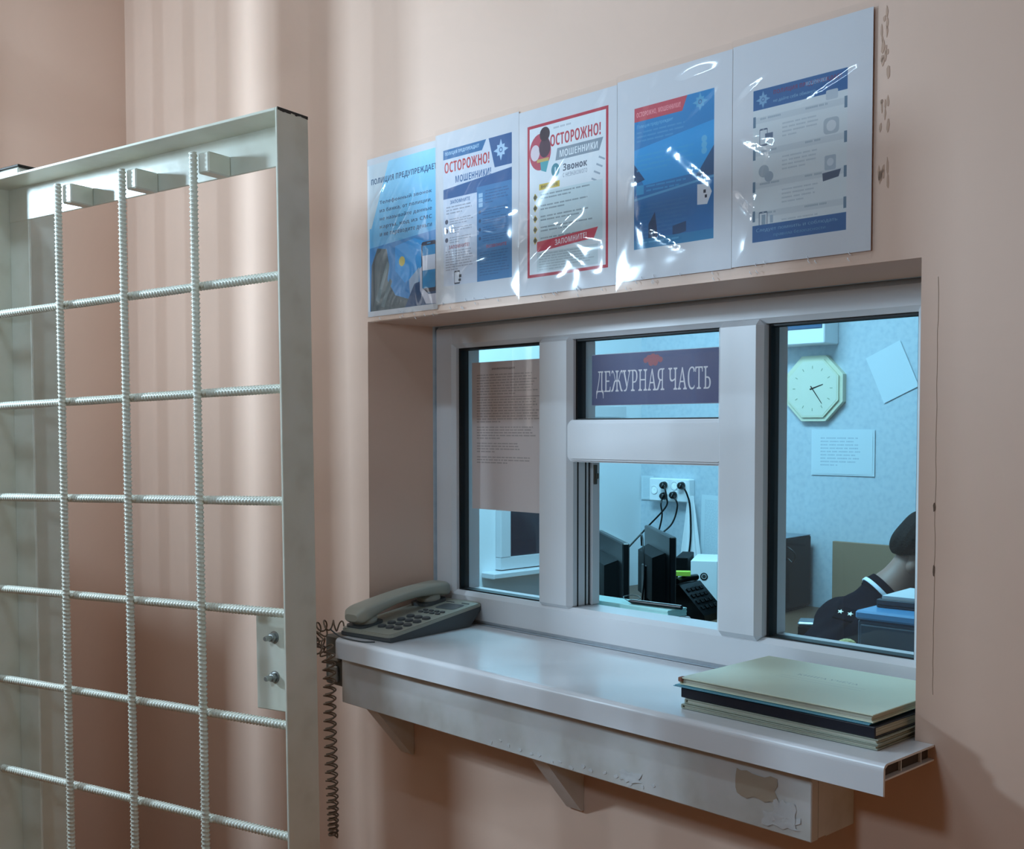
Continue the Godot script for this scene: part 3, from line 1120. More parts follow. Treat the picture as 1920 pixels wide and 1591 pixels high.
func page_four() -> Image:
	var im := blank(1024, 1448, PAGE)
	var rng := RandomNumberGenerator.new()
	rng.seed = 4
	var x0 := 165.0
	var w := 710.0
	for k in 1000:
		var f := k / 1000.0
		bar(im, x0, 222 + k, w, 1, Color(0.06, 0.50, 0.74).lerp(Color(0.07, 0.38, 0.62), f))
	fill_poly(im, PackedVector2Array([Vector2(x0, 222), Vector2(645, 222), Vector2(600, 320), Vector2(x0, 320)]), Color(0.76, 0.28, 0.34))
	ink(im, "ОСТОРОЖНО, МОШЕННИКИ!", 185, 255, 400, 40, Color(0.92, 0.60, 0.63))
	star_badge(im, Vector2(755, 290), 66, Color(0.32, 0.62, 0.78))
	ink(im, "Полиция предупреждает", 190, 345, 330, 32, Color(0.45, 0.70, 0.84), false, false)
	small_print(im, 190, 395, 440, 3, 30, Color(0.28, 0.58, 0.76), rng)
	fill_poly(im, PackedVector2Array([Vector2(x0, 520), Vector2(875, 430), Vector2(875, 600), Vector2(790, 760), Vector2(x0 + 90, 780), Vector2(x0, 620)]), Color(0.07, 0.57, 0.82))
	fill_poly(im, PackedVector2Array([Vector2(x0, 620), Vector2(x0 + 100, 740), Vector2(x0, 760)]), Color(0.05, 0.25, 0.42))
	fill_poly(im, PackedVector2Array([Vector2(875, 600), Vector2(875, 800), Vector2(720, 790)]), Color(0.05, 0.30, 0.48))
	small_print(im, 190, 560, 520, 4, 34, Color(0.18, 0.60, 0.80), rng)
	for k in 3:
		disc(im, Vector2(792, 545 + k * 40), 24, Color(0.34, 0.66, 0.82))
	bar(im, 185, 775, 70, 66, Color(0.16, 0.58, 0.78))
	small_print(im, 280, 785, 400, 2, 30, Color(0.20, 0.60, 0.80), rng)
	fill_poly(im, PackedVector2Array([Vector2(x0, 865), Vector2(875, 800), Vector2(875, 815), Vector2(x0, 882)]), Color(0.30, 0.60, 0.78))
	small_print(im, 190, 915, 480, 9, 28, Color(0.17, 0.45, 0.66), rng)
	fill_poly(im, PackedVector2Array([Vector2(300, 1060), Vector2(360, 980), Vector2(390, 1180), Vector2(300, 1200)]), Color(0.05, 0.22, 0.38))
	fill_poly(im, PackedVector2Array([Vector2(520, 1100), Vector2(640, 1080), Vector2(640, 1150), Vector2(520, 1170)]), Color(0.06, 0.25, 0.42))
	fill_poly(im, PackedVector2Array([Vector2(735, 845), Vector2(830, 855), Vector2(860, 910), Vector2(820, 990), Vector2(735, 985)]), Color(0.84, 0.85, 0.88))
	bar(im, 788, 890, 20, 22, Color(0.1, 0.13, 0.2))
	bar(im, 800, 925, 18, 20, Color(0.1, 0.13, 0.2))
	bar(im, x0, 1160, w, 68, Color(0.10, 0.47, 0.66))
	small_print(im, 200, 1180, 620, 1, 30, Color(0.35, 0.65, 0.8), rng)
	return im


func page_five() -> Image:
	var im := blank(1024, 1448, PAGE)
	var rng := RandomNumberGenerator.new()
	rng.seed = 5
	var blue := Color(0.13, 0.36, 0.58)
	bar(im, 165, 320, 690, 975, Color(0.80, 0.825, 0.84))
	bar(im, 165, 320, 690, 130, blue)
	star_badge(im, Vector2(240, 388), 56, Color(0.45, 0.62, 0.76))
	ink(im, "ПОЛИЦИЯ ПРЕДУПРЕЖДАЕТ", 320, 345, 500, 34, Color(0.42, 0.20, 0.36))
	ink(im, "мошенники", 560, 345, 150, 24, Color(0.55, 0.72, 0.84), false, false)
	ink(im, "не дайте себя обмануть", 320, 400, 320, 28, Color(0.50, 0.66, 0.78), false, false)
	for k in 4:   # grey section bars with dark ends
		var y := 490.0 + k * 210 + (0 if k < 3 else -20)
		bar(im, 165, y, 20, 70, Color(0.36, 0.47, 0.56))
		bar(im, 835, y, 20, 70, Color(0.36, 0.47, 0.56))
		bar(im, 185, y + 8, 650, 40, Color(0.75, 0.78, 0.80))
		small_print(im, 220, y + 15, 260, 1, 30, Color(0.58, 0.63, 0.68), rng)
		small_print(im, 560, y + 15, 220, 1, 30, Color(0.58, 0.63, 0.68), rng)
		small_print(im, 390, y + 75, 270, 4, 26, Color(0.66, 0.70, 0.74), rng)
	smartphone(im, 215, 575, 62, 112, Color(0.33, 0.38, 0.47), Color(0.80, 0.82, 0.84))
	bar(im, 258, 610, 60, 36, Color(0.35, 0.42, 0.52))
	disc(im, Vector2(250, 850), 40, Color(0.62, 0.67, 0.71))
	disc(im, Vector2(290, 890), 34, Color(0.60, 0.65, 0.70))
	smartphone(im, 215, 1110, 66, 120, Color(0.33, 0.40, 0.49), Color(0.80, 0.82, 0.84))
	bar(im, 236, 1130, 30, 80, Color(0.55, 0.62, 0.68))
	bar(im, 300, 1140, 24, 50, Color(0.6, 0.66, 0.72))
	fill_poly(im, rrect(690, 600, 800, 700, 26), Color(0.66, 0.70, 0.74))
	disc(im, Vector2(745, 650), 34, Color(0.79, 0.81, 0.83))
	fill_poly(im, rrect(705, 430, 790, 490, 10), Color(0.70, 0.74, 0.78))
	fill_poly(im, rrect(700, 830, 780, 920, 10), Color(0.64, 0.69, 0.74))
	disc(im, Vector2(740, 872), 24, Color(0.76, 0.79, 0.82))
	fill_poly(im, PackedVector2Array([Vector2(685, 935), Vector2(815, 925), Vector2(800, 970), Vector2(690, 985)]), Color(0.26, 0.32, 0.42))
	bar(im, 165, 1195, 690, 108, blue)
	ink(im, "Следует помнить и соблюдать", 195, 1215, 600, 30, Color(0.45, 0.62, 0.76), false, false)
	ink(im, "правила безопасности", 330, 1256, 380, 28, Color(0.36, 0.55, 0.70), false, false)
	return im


func build_posters() -> void:
	var pages := [page_one(), page_two(), page_three(), page_four(), page_five()]
	var labels := [
		"blue sheet with a hand holding a telephone, leftmost in the row on the wall",
		"sheet with red ОСТОРОЖНО! over blue text columns, second from left",
		"red bordered warning sheet with yellow bullets, middle of the row on the wall",
		"mostly deep blue sheet with a red header strip, second from right in the row",
		"white sheet of grey icons between two blue bands, rightmost in the row"]
	var x := [0.003, 0.2075, 0.4225, 0.636, 0.8455]
	var wdt := [0.208, 0.214, 0.2125, 0.2085, 0.2085]
	var lo := [1.7085, 1.7155, 1.712, 1.7145, 1.7155]
	var rng := RandomNumberGenerator.new()
	rng.seed = 21
	var waves := FastNoiseLite.new()
	waves.seed = 12
	waves.frequency = 0.016
	waves.noise_type = FastNoiseLite.TYPE_SIMPLEX_SMOOTH
	waves.fractal_octaves = 1
	for k in 5:
		var o := thing("notice_sheet", labels[k], "poster", Vector3(x[k], lo[k], 0.0), 0.0, "printed sheets in plastic sleeves above the hatch")
		var z := 0.0012 + 0.0006 * k
		var st := mb()
		uvquad(st, Vector3(0, 0, z), Vector3(wdt[k], 0, z), Vector3(wdt[k], 0.297, z), Vector3(0, 0.297, z))
		quad(st, Vector3(0, 0.297, z - 0.0003), Vector3(wdt[k], 0.297, z - 0.0003), Vector3(wdt[k], 0, z - 0.0003), Vector3(0, 0, z - 0.0003))
		obj("sheet", st, printed(pages[k]), o)
		# clear sleeve: a buckled film that bulges over the sheet and lies down on the wall along its edges
		var creases := []
		for c in 7:
			var a := rng.randf_range(-0.7, 0.9) if c < 5 else rng.randf_range(1.2, 1.9)
			creases.append([Vector2(rng.randf_range(0.02, 0.19), rng.randf_range(0.02, 0.28)), Vector2(-sin(a), cos(a)), Vector2(cos(a), sin(a)), rng.randf_range(0.0012, 0.0035), rng.randf_range(0.004, 0.012), rng.randf_range(0.03, 0.09)])
		var rows := []
		var nx := 40
		var ny := 56
		for j in ny + 1:
			var row := PackedVector3Array()
			for i in nx + 1:
				var p := Vector2(-0.001 + (wdt[k] + 0.002) * i / nx, -0.011 + 0.317 * j / ny)
				var d := 0.0016
				for c in creases:
					var r: Vector2 = p - c[0]
					d += c[3] * exp(-pow(r.dot(c[1]) / c[4], 2.0) - pow(r.dot(c[2]) / c[5], 2.0))
				d += 0.00075 * waves.get_noise_2d((p.x * 0.8 - p.y * 0.6) * 1000.0 + 400.0 * k, (p.x * 0.6 + p.y * 0.8) * 330.0) + 0.0006 * sin(p.x * 41.0 + k) * sin(p.y * 37.0 + 2.0 * k)
				var edge := minf(minf(float(i), float(nx - i)) / 5.0, minf(float(j), float(ny - j)) / 6.0)
				d *= clampf(edge, 0.0, 1.0) * 0.9 + 0.1
				row.append(Vector3(p.x, p.y, z + 0.0006 + d))
			rows.append(row)
		st = mb()
		grid(st, rows)
		obj("plastic_sleeve", st, M.film, o)
		# puckered welds along the bottom edge
		st = mb()
		for c in 9:
			var px: float = rng.randf_range(0.01, wdt[k] - 0.01)
			var py := rng.randf_range(-0.010, 0.006)
			tube(st, PackedVector3Array([Vector3(px, py, z + 0.001), Vector3(px + 0.0015, py - 0.002, z + 0.0032), Vector3(px + 0.003, py - 0.0045, z + 0.0012)]), 0.0005, 6)
		obj("weld_pucker", st, M.film_edge, o).set_meta("kind", "stuff")


func build_window_papers() -> void:
	var rng := RandomNumberGenerator.new()
	rng.seed = 31
	var im := blank(840, 1188, Color(0.88, 0.82, 0.81))
	ink(im, "ИНФОРМАЦИЯ", 240, 50, 260, 20, Color(0.45, 0.38, 0.37))
	small_print(im, 60, 100, 700, 8, 22, Color(0.58, 0.52, 0.51), rng)
	small_print(im, 60, 300, 720, 9, 22, Color(0.58, 0.52, 0.51), rng)
	bar(im, 60, 282, 720, 4, Color(0.48, 0.41, 0.4))
	small_print(im, 60, 520, 700, 5, 22, Color(0.58, 0.52, 0.51), rng)
	small_print(im, 60, 650, 500, 4, 22, Color(0.58, 0.52, 0.51), rng)
	small_print(im, 60, 760, 640, 3, 22, Color(0.58, 0.52, 0.51), rng)
	var o := thing("window_notice", "pinkish typed sheet stuck inside the left window light", "notice", Vector3(0.078, 1.337, -0.1965))
	var st := mb()
	uvquad(st, Vector3(0, 0, 0), Vector3(0.207, 0, 0), Vector3(0.207, 0.289, 0), Vector3(0, 0.289, 0))
	quad(st, Vector3(0, 0.289, -0.0004), Vector3(0.207, 0.289, -0.0004), Vector3(0.207, 0, -0.0004), Vector3(0, 0, -0.0004))
	obj("sheet", st, printed(im), o)
	# name plate
	im = blank(1120, 368, Color(0.10, 0.15, 0.42))
	ink(im, "ДЕЖУРНАЯ ЧАСТЬ", 42, 118, 1010, 200, Color(0.86, 0.84, 0.86), true, false)
	for c in [[500, 34, 20], [530, 24, 26], [565, 20, 30], [600, 24, 26], [630, 34, 20], [548, 52, 24], [585, 52, 24]]:
		disc(im, Vector2(c[0], c[1] + 24), c[2], Color(0.60, 0.14, 0.22))
	o = thing("name_plate", "dark blue plate lettered ДЕЖУРНАЯ ЧАСТЬ behind the upper middle glass", "sign", Vector3(0.399, 1.536, -0.1985))
	st = mb()
	cbox(st, Vector3(0, 0, -0.003), Vector3(0.279, 0.0905, -0.0003), 0.0005)
	obj("plate", st, mat(Color(0.8, 0.82, 0.86), 0.5), o)
	st = mb()
	uvquad(st, Vector3(0.0008, 0.0008, 0), Vector3(0.2782, 0.0008, 0), Vector3(0.2782, 0.0897, 0), Vector3(0.0008, 0.0897, 0))
	obj("lettering", st, printed(im, 0.5, 1), o)


# ------------------------------------------------------------------ the telephone and its cord
func build_phone() -> void:
	var t := thing("desk_phone", "grey push-button telephone with coiled cord at the left end of the counter", "telephone", Vector3(0.047, SILL + 0.0005, 0.102), 0.14)
	t.scale = Vector3(1.07, 1.07, 1.07)
	var W := 0.122
	var side := Transform3D(Basis(Vector3(0, 0, -1), Vector3(0, 1, 0), Vector3(1, 0, 0)), Vector3.ZERO)   # outline x runs to the back, depth runs to the right
	var st := mb()
	prism(st, PackedVector2Array([Vector2(0.004, 0.0), Vector2(0.205, 0.0), Vector2(0.236, 0.028), Vector2(0.238, 0.034), Vector2(0.002, 0.0075), Vector2(0.002, 0.002)]), 0.002, W - 0.002, side)
	obj("base", st, M.phone_dark, t)
	st = mb()
	var slope := atan2(0.0268, 0.238)
	var top := Transform3D(Basis(Vector3.RIGHT, slope), Vector3(0, 0.0075, -0.001))
	# the sloping top: a rounded tray
	var flat := Transform3D(Basis(Vector3(1, 0, 0), Vector3(0, 0, -1), Vector3(0, 1, 0)), Vector3.ZERO)   # outline x right, y to the back, depth up
	prism(st, rrect(0, 0, W, 0.24, 0.012), 0.0, 0.0045, top * flat)
	prism(st, rrect(0.0015, 0.0015, W - 0.0015, 0.2385, 0.011), 0.0045, 0.006, top * flat)
	obj("top_shell", st, M.phone, t)
	# keys: twelve large, eight small
	for r in 4:
		for c in 3:
			st = mb()
			var kx := 0.068 + 0.0188 * c
			var ky := 0.035 + 0.0235 * r
			prism(st, rrect(kx - 0.0077, ky - 0.0072, kx + 0.0077, ky + 0.0072, 0.007), 0.006, 0.0085, top * flat)
			prism(st, rrect(kx - 0.0068, ky - 0.0063, kx + 0.0068, ky + 0.0063, 0.0062), 0.0085, 0.0094, top * flat)
			obj("key", st, M.key, t)
	for r in 2:
		for c in 4:
			st = mb()
			var kx := 0.062 + 0.0135 * c
			var ky := 0.138 + 0.013 * r
			prism(st, rrect(kx - 0.005, ky - 0.0034, kx + 0.005, ky + 0.0034, 0.003), 0.006, 0.0082, top * flat)
			obj("small_key", st, M.key, t)
	st = mb()
	prism(st, rrect(0.062, 0.172, 0.108, 0.208, 0.008), 0.006, 0.0066, top * flat)
	obj("label_window", st, mat(Color(0.36, 0.38, 0.39), 0.35), t)
	st = mb()
	prism(st, rrect(0.052, 0.216, 0.072, 0.2185, 0.001), 0.006, 0.0067, top * flat)
	obj("vent_slot", st, M.phone_dark, t)
	st = mb()
	prism(st, rrect(0.09, 0.216, 0.108, 0.2185, 0.001), 0.006, 0.0067, top * flat)
	obj("vent_slot", st, M.phone_dark, t)
	# cradle wells under the handset
	st = mb()
	prism(st, rrect(0.004, 0.006, 0.05, 0.062, 0.012), 0.006, 0.010, top * flat)
	obj("cradle", st, M.phone_dark, t)
	st = mb()
	prism(st, rrect(0.004, 0.168, 0.05, 0.226, 0.012), 0.006, 0.012, top * flat)
	obj("cradle", st, M.phone_dark, t)
	# handset: a bowed grip swept from mouthpiece to earpiece
	var h := mb()
	var rows := []
	var n := 30
	for j in n + 1:
		var v := float(j) / n
		var d := 0.002 + 0.236 * v
		var bow := sin(PI * clampf(v, 0.0, 1.0))
		var yb := 0.012 + d * tan(slope) + 0.003 + 0.020 * pow(bow, 0.8)
		var thick := 0.034 - 0.016 * pow(bow, 0.7)
		var wid := 0.054 - 0.009 * bow
		var endk := minf(1.0, minf(float(j), float(n - j)) / 3.0)
		endk = sqrt(1.0 - pow(1.0 - endk, 2.0))
		var ring := PackedVector3Array()
		for i in 20:
			var a := TAU * i / 20.0
			var cx := signf(cos(a)) * pow(absf(cos(a)), 0.6)
			var cy := signf(sin(a)) * pow(absf(sin(a)), 0.6)
			ring.append(Vector3(0.026 + cx * wid * 0.5 * (0.55 + 0.45 * endk), yb + thick * 0.5 + cy * thick * 0.5 * (0.35 + 0.65 * endk), -d))
		rows.append(ring)
	grid(h, rows, true)
	fan(h, rows[0], Vector3(0, 0, 1))
	fan(h, rows[-1], Vector3(0, 0, -1))
	var hs := thing("phone_handset", "pale grey telephone handset lying in its cradle on the phone", "handset", t.position, t.rotation.y)
	hs.scale = t.scale
	obj("grip", h, M.phone, hs)
	for d in [0.034, 0.197]:
		st = mb()
		var y0: float = 0.0135 + d * tan(slope)
		lathe(st, PackedVector2Array([Vector2(0.0, y0), Vector2(0.018, y0), Vector2(0.0215, y0 + 0.004), Vector2(0.0225, y0 + 0.016), Vector2(0.0, y0 + 0.018)]), 24, Transform3D(Basis(), Vector3(0.026, 0, -d)))
		obj("cup", st, M.phone, hs)
	# coiled cord: a tangle at the corner of the shelf, then a long loop hanging in front of its end
	var axis := PackedVector3Array([Vector3(0.062, 1.134, 0.1045), Vector3(0.054, 1.136, 0.118), Vector3(0.040, 1.136, 0.128), Vector3(0.020, 1.128, 0.134), Vector3(0.014, 1.112, 0.142), Vector3(0.034, 1.106, 0.150), Vector3(0.058, 1.108, 0.146), Vector3(0.070, 1.085, 0.140), Vector3(0.074, 0.95, 0.141), Vector3(0.082, 0.80, 0.142), Vector3(0.0865, 0.762, 0.146), Vector3(0.089, 0.80, 0.150), Vector3(0.082, 0.95, 0.150), Vector3(0.078, 1.075, 0.150), Vector3(0.060, 1.098, 0.155), Vector3(0.038, 1.096, 0.150), Vector3(0.040, 1.120, 0.140), Vector3(0.052, 1.131, 0.130)])
	var c := mb()
	coil(c, axis)
	obj("coiled_cord", c, M.cord, hs)
	for o in hs.get_children():
		if o.name == "coiled_cord":
			o.transform = hs.transform.affine_inverse()
	c = mb()
	tube(c, smooth_path(PackedVector3Array([Vector3(0.052, 1.130, 0.126), Vector3(0.066, 1.1185, 0.117), Vector3(0.10, 1.1165, 0.116), Vector3(0.135, 1.1165, 0.112), Vector3(0.15, 1.1165, 0.098)]), 8), 0.0014, 8)
	var lc := obj("line_cord", c, M.phone_dark, t)
	lc.transform = t.transform.affine_inverse()


func coil(st: SurfaceTool, ctrl: PackedVector3Array) -> void:
	var path := smooth_path(ctrl, 40)
	var out := PackedVector3Array()
	var ph := 0.0
	var side := Vector3.RIGHT
	for k in path.size() - 1:
		var a := path[k]
		var b := path[k + 1]
		var t := (b - a).normalized()
		side = (side - t * side.dot(t)).normalized()
		var other := t.cross(side)
		var steps := maxi(1, int(ceil((b - a).length() / 0.0007)))
		for s in steps:
			var p := a.lerp(b, float(s) / steps)
			var low := clampf((p.y - 0.77) / 0.12, 0.0, 1.0)
			var pitch := lerpf(0.0085, 0.0155, low)
			ph += TAU * (b - a).length() / steps / pitch
			var r := lerpf(0.0078, 0.0092, low)
			out.append(p + (side * cos(ph) + other * sin(ph)) * r)
	tube(st, out, 0.0015, 6)


# ------------------------------------------------------------------ ledgers on the shelf
func page_block(st: SurfaceTool, lo: Vector3, hi: Vector3, xf: Transform3D, rng: RandomNumberGenerator) -> void:
	var n := maxi(2, int((hi.y - lo.y) / 0.0012))
	for k in n:
		var y0 := lerpf(lo.y, hi.y, float(k) / n)
		var y1 := lerpf(lo.y, hi.y, float(k + 1) / n)
		cbox(st, Vector3(lo.x + rng.randf_range(0, 0.0012), y0, lo.z + rng.randf_range(0, 0.0012)), Vector3(hi.x - rng.randf_range(0, 0.0014), y1, hi.z - rng.randf_range(0, 0.0014)), 0.0, xf)


func ledger(called: String, label: String, y0: float, th: float, xc: float, zc: float, turn: float, w: float, d: float, cover: Material, pages: Material, spine_left: bool) -> Node3D:
	var rng := RandomNumberGenerator.new()
	rng.seed = int(y0 * 10000.0)
	var o := thing(called, label, "book", Vector3(xc, y0, zc), turn, "ledgers piled on the counter")
	var ct := 0.0016
	var st := mb()
	page_block(st, Vector3(-w / 2 + 0.003, ct, -d / 2 + 0.003), Vector3(w / 2 - 0.003, th - ct, d / 2 - 0.002), Transform3D(), rng)
	obj("pages", st, pages, o)
	st = mb()
	cbox(st, Vector3(-w / 2, 0, -d / 2), Vector3(w / 2, ct, d / 2), 0.0005)
	cbox(st, Vector3(-w / 2, th - ct, -d / 2), Vector3(w / 2, th, d / 2), 0.0005)
	obj("cover", st, cover, o)
	st = mb()
	if spine_left:
		cbox(st, Vector3(-w / 2 - 0.0008, 0.0003, -d / 2), Vector3(-w / 2 + 0.0025, th - 0.0003, d / 2), 0.001)
	else:
		cbox(st, Vector3(-w / 2, 0.0003, d / 2 - 0.0025), Vector3(w / 2, th - 0.0003, d / 2 + 0.0008), 0.001)
	obj("spine", st, cover, o)
	return o


func build_books() -> void:
	var y := SILL + 0.0006
	var cream := mat(Color(0.82, 0.85, 0.76), 0.55)
	var cover_low := mat(Color(0.62, 0.64, 0.58), 0.6)
	var pages := grained(mat(Color(0.76, 0.76, 0.70), 0.85), null, 0, 1.0)
	ledger("ledger_book", "thin grey ledger at the very bottom of the pile on the counter", y, 0.0062, 0.966, -0.024, 0.015, 0.288, 0.206, cover_low, pages, true)
	ledger("ledger_book", "pale paged ledger just under the navy one in the pile", y + 0.0066, 0.0070, 0.970, -0.026, 0.0, 0.286, 0.208, cover_low, pages, true)
	ledger("ledger_book", "thick navy bound ledger in the middle of the pile", y + 0.0140, 0.0140, 0.9655, -0.028, -0.004, 0.289, 0.212, mat(Color(0.045, 0.06, 0.12), 0.45), pages, false)
	var f := thing("folder", "thin turquoise folder between the navy ledger and the cream one", "folder", Vector3(0.958, y + 0.0284, -0.026), 0.012)
	var st := mb()
	cbox(st, Vector3(-0.149, 0.0, -0.105), Vector3(0.142, 0.0009, 0.106), 0.0002)
	cbox(st, Vector3(-0.147, 0.0013, -0.104), Vector3(0.143, 0.0022, 0.105), 0.0002)
	obj("cover", st, mat(Color(0.30, 0.58, 0.66), 0.4), f)
	st = mb()
	cbox(st, Vector3(-0.146, 0.0009, -0.104), Vector3(0.1415, 0.0013, 0.1045))
	obj("sheets", st, M.paper, f)
	var top := ledger("ledger_book", "cream covered ledger lying open-edged on top of the pile", y + 0.0310, 0.0100, 0.961, -0.03, 0.005, 0.287, 0.213, cream, pages, true)
	var im := blank(1024, 724, Color(0.82, 0.85, 0.76))
	ink(im, "КНИГА УЧЁТА", 360, 250, 330, 34, Color(0.60, 0.64, 0.60), true, false)
	bar(im, 300, 330, 460, 3, Color(0.70, 0.73, 0.68))
	bar(im, 300, 370, 460, 3, Color(0.70, 0.73, 0.68))
	st = mb()
	uvquad(st, Vector3(-0.1425, 0.01004, 0.105), Vector3(0.1425, 0.01004, 0.105), Vector3(0.1425, 0.01004, -0.105), Vector3(-0.1425, 0.01004, -0.105))
	obj("cover_print", st, printed(im, 0.5, 1), top)
	st = mb()
	cbox(st, Vector3(-0.146, 0.004, 0.098), Vector3(-0.1395, 0.0101, 0.108), 0.001)
	obj("worn_corner", st, mat(Color(0.55, 0.36, 0.28), 0.8), top)


# ------------------------------------------------------------------ things in the office
func build_office_things() -> void:
	var rng := RandomNumberGenerator.new()
	rng.seed = 77
	# desks
	var t := thing("office_desk", "brown desk in the far left corner carrying the two monitors", "desk", Vector3(-1.13, 0, -2.12))
	var st := mb()
	cbox(st, Vector3(-0.63, 0.72, -0.76), Vector3(0.63, 0.75, 0.76), 0.004)
	obj("desktop", st, M.desk, t)
	for s in [-1, 1]:
		st = mb()
		cbox(st, Vector3(s * 0.6 - 0.012, 0, -0.7), Vector3(s * 0.6 + 0.012, 0.72, 0.7), 0.002)
		obj("side_panel", st, M.desk, t)
	t = thing("office_desk", "brown desk along the far wall where the officer sits", "desk", Vector3(0.36, 0, -2.42))
	st = mb()
	cbox(st, Vector3(-0.84, 0.72, -0.44), Vector3(0.84, 0.75, 0.44), 0.004)
	obj("desktop", st, M.desk, t)
	for s in [-1, 1]:
		st = mb()
		cbox(st, Vector3(s * 0.8 - 0.012, 0, -0.36), Vector3(s * 0.8 + 0.012, 0.72, 0.3), 0.002)
		obj("side_panel", st, M.desk, t)
	# monitors seen edge-on from behind
	for m in [[Vector3(-0.925, 0.7505, -2.008), 0.6937, "black monitor with a boxy back, nearer the wall sockets"], [Vector3(-0.899, 0.7505, -1.713), 0.6558, "black monitor partly hidden by the left jamb of the open hatch"]]:
		monitor(m[0], m[1], m[2])
	# wall socket block with plugs
	var s := thing("socket_block", "white block of six wall sockets with black plugs in it", "socket", Vector3(-1.565, 1.205, -2.9))
	st = mb()
	cbox(st, Vector3(-0.118, -0.048, 0), Vector3(0.118, 0.06, 0.045), 0.005)
	obj("housing", st, M.office_plain, s)
	var at := [[-0.022, 0.028], [0.035, 0.028], [0.082, 0.03], [-0.022, -0.022], [0.035, -0.016], [-0.085, 0.005]]
	for a in at:
		st = mb()
		lathe(st, PackedVector2Array([Vector2(0.0, 0.045), Vector2(0.017, 0.045), Vector2(0.02, 0.0455), Vector2(0.021, 0.048), Vector2(0.019, 0.049), Vector2(0.0165, 0.0462), Vector2(0.0, 0.0462)]), 20, Transform3D(Basis(Vector3.RIGHT, PI / 2), Vector3(a[0], a[1], 0)))
		obj("outlet", st, M.office_plain, s)
	var routes := [
		[0, PackedVector3Array([Vector3(0, 0, 0.055), Vector3(0.03, -0.005, 0.085), Vector3(0.045, -0.05, 0.09), Vector3(0.04, -0.1, 0.09), Vector3(-0.06, -0.21, 0.12), Vector3(-0.10, -0.34, 0.25), Vector3(-0.10, -0.452, 0.28)]), "black plug in the upper left outlet of the socket block"],
		[3, PackedVector3Array([Vector3(0, 0, 0.055), Vector3(0.005, -0.035, 0.08), Vector3(0.012, -0.09, 0.08), Vector3(-0.002, -0.17, 0.09), Vector3(0.0, -0.3, 0.16), Vector3(0.02, -0.402, 0.2)]), "black plug in the lower left outlet of the socket block"],
		[4, PackedVector3Array([Vector3(0, 0, 0.055), Vector3(0.03, -0.01, 0.08), Vector3(0.044, -0.05, 0.08), Vector3(0.02, -0.13, 0.09), Vector3(-0.03, -0.22, 0.16), Vector3(-0.05, -0.408, 0.22)]), "black plug in the lower middle outlet of the socket block"],
		[2, PackedVector3Array([Vector3(0, 0, 0.055), Vector3(0.032, -0.006, 0.08), Vector3(0.05, -0.04, 0.075), Vector3(0.055, -0.1, 0.06), Vector3(0.05, -0.25, 0.05), Vector3(0.045, -0.4, 0.08), Vector3(0.06, -0.454, 0.12)]), "black plug with a long straight lead in the right outlet"]]
	for r in routes:
		var p := thing("power_plug", r[2], "plug", s.position + Vector3(at[r[0]][0], at[r[0]][1], 0), 0.0, "black plugs in the socket block")
		st = mb()
		lathe(st, PackedVector2Array([Vector2(0.0, 0.047), Vector2(0.0165, 0.047), Vector2(0.0175, 0.052), Vector2(0.016, 0.066), Vector2(0.011, 0.074), Vector2(0.0, 0.076)]), 20, Transform3D(Basis(Vector3.RIGHT, PI / 2), Vector3.ZERO))
		obj("plug_body", st, M.black, p)
		st = mb()
		tube(st, smooth_path(r[1], 8), 0.0042, 8)
		obj("lead", st, M.black, p)
	# papers and a tilted pale patch on the far wall
	flat_sheet("wall_notice", "pale printed notice below the clock on the office wall", "notice", Vector3(-0.69, 1.398, -2.897), 0.29, 0.19, 0.0, true)
	flat_sheet("wall_notice", "small typed sheets left of the socket block", "notice", Vector3(-1.725, 1.215, -2.897), 0.075, 0.115, 0.0, true)
	flat_sheet("wall_notice", "tilted blank pale patch high on the wall right of the clock", "notice", Vector3(-0.475, 1.72, -2.897), 0.16, 0.2, 0.42, false)
	flat_sheet("wall_notice", "pale blue sheet hanging right of the black leads", "notice", Vector3(-1.33, 1.04, -2.885), 0.14, 0.31, -0.03, true)
	# a loosely folded white cloth or roll of paper hanging beside the leads
	t = thing("hanging_paper", "folded white paper hanging by the socket block leads", "paper", Vector3(-1.44, 0.0, -2.86))
	st = mb()
	var rows := []
	for j in 14:
		var row := PackedVector3Array()
		var v := j / 13.0
		for i in 14:
			var u := i / 13.0
			row.append(Vector3((u - 0.5) * lerpf(0.13, 0.03, v), lerpf(0.87, 1.19, v), 0.012 * sin(u * 16.0) * (1.0 - 0.5 * v)))
		rows.append(row)
	grid(st, rows)
	obj("folds", st, M.office_plain, t)
	# clock
	t = thing("wall_clock", "pale octagonal wall clock with thin dark hands", "clock", Vector3(-0.815, 1.663, -2.9))
	st = mb()
	var oct := PackedVector2Array()
	var oct2 := PackedVector2Array()
	var oct3 := PackedVector2Array()
	for k in 8:
		var a := TAU * (k + 0.5) / 8.0
		oct.append(Vector2(cos(a), sin(a)) * 0.147)
		oct2.append(Vector2(cos(a), sin(a)) * 0.13)
		oct3.append(Vector2(cos(a), sin(a)) * 0.122)
	prism(st, oct, 0.0, 0.026)
	prism(st, oct2, 0.026, 0.034)
	var clock_col := mat(Color(0.87, 0.865, 0.76), 0.5)
	obj("case", st, clock_col, t)
	st = mb()
	prism(st, oct3, 0.034, 0.0348)
	obj("dial", st, mat(Color(0.88, 0.88, 0.80), 0.6), t)
	for k in 12:
		st = mb()
		var a := TAU * k / 12.0
		var x := Transform3D(Basis(Vector3(0, 0, 1), -a), Vector3(0, 0, 0))
		cbox(st, Vector3(-0.0016, 0.082, 0.0346), Vector3(0.0016, 0.094, 0.0354), 0.0, x)
		obj("hour_mark", st, mat(Color(0.62, 0.66, 0.56), 0.6), t)
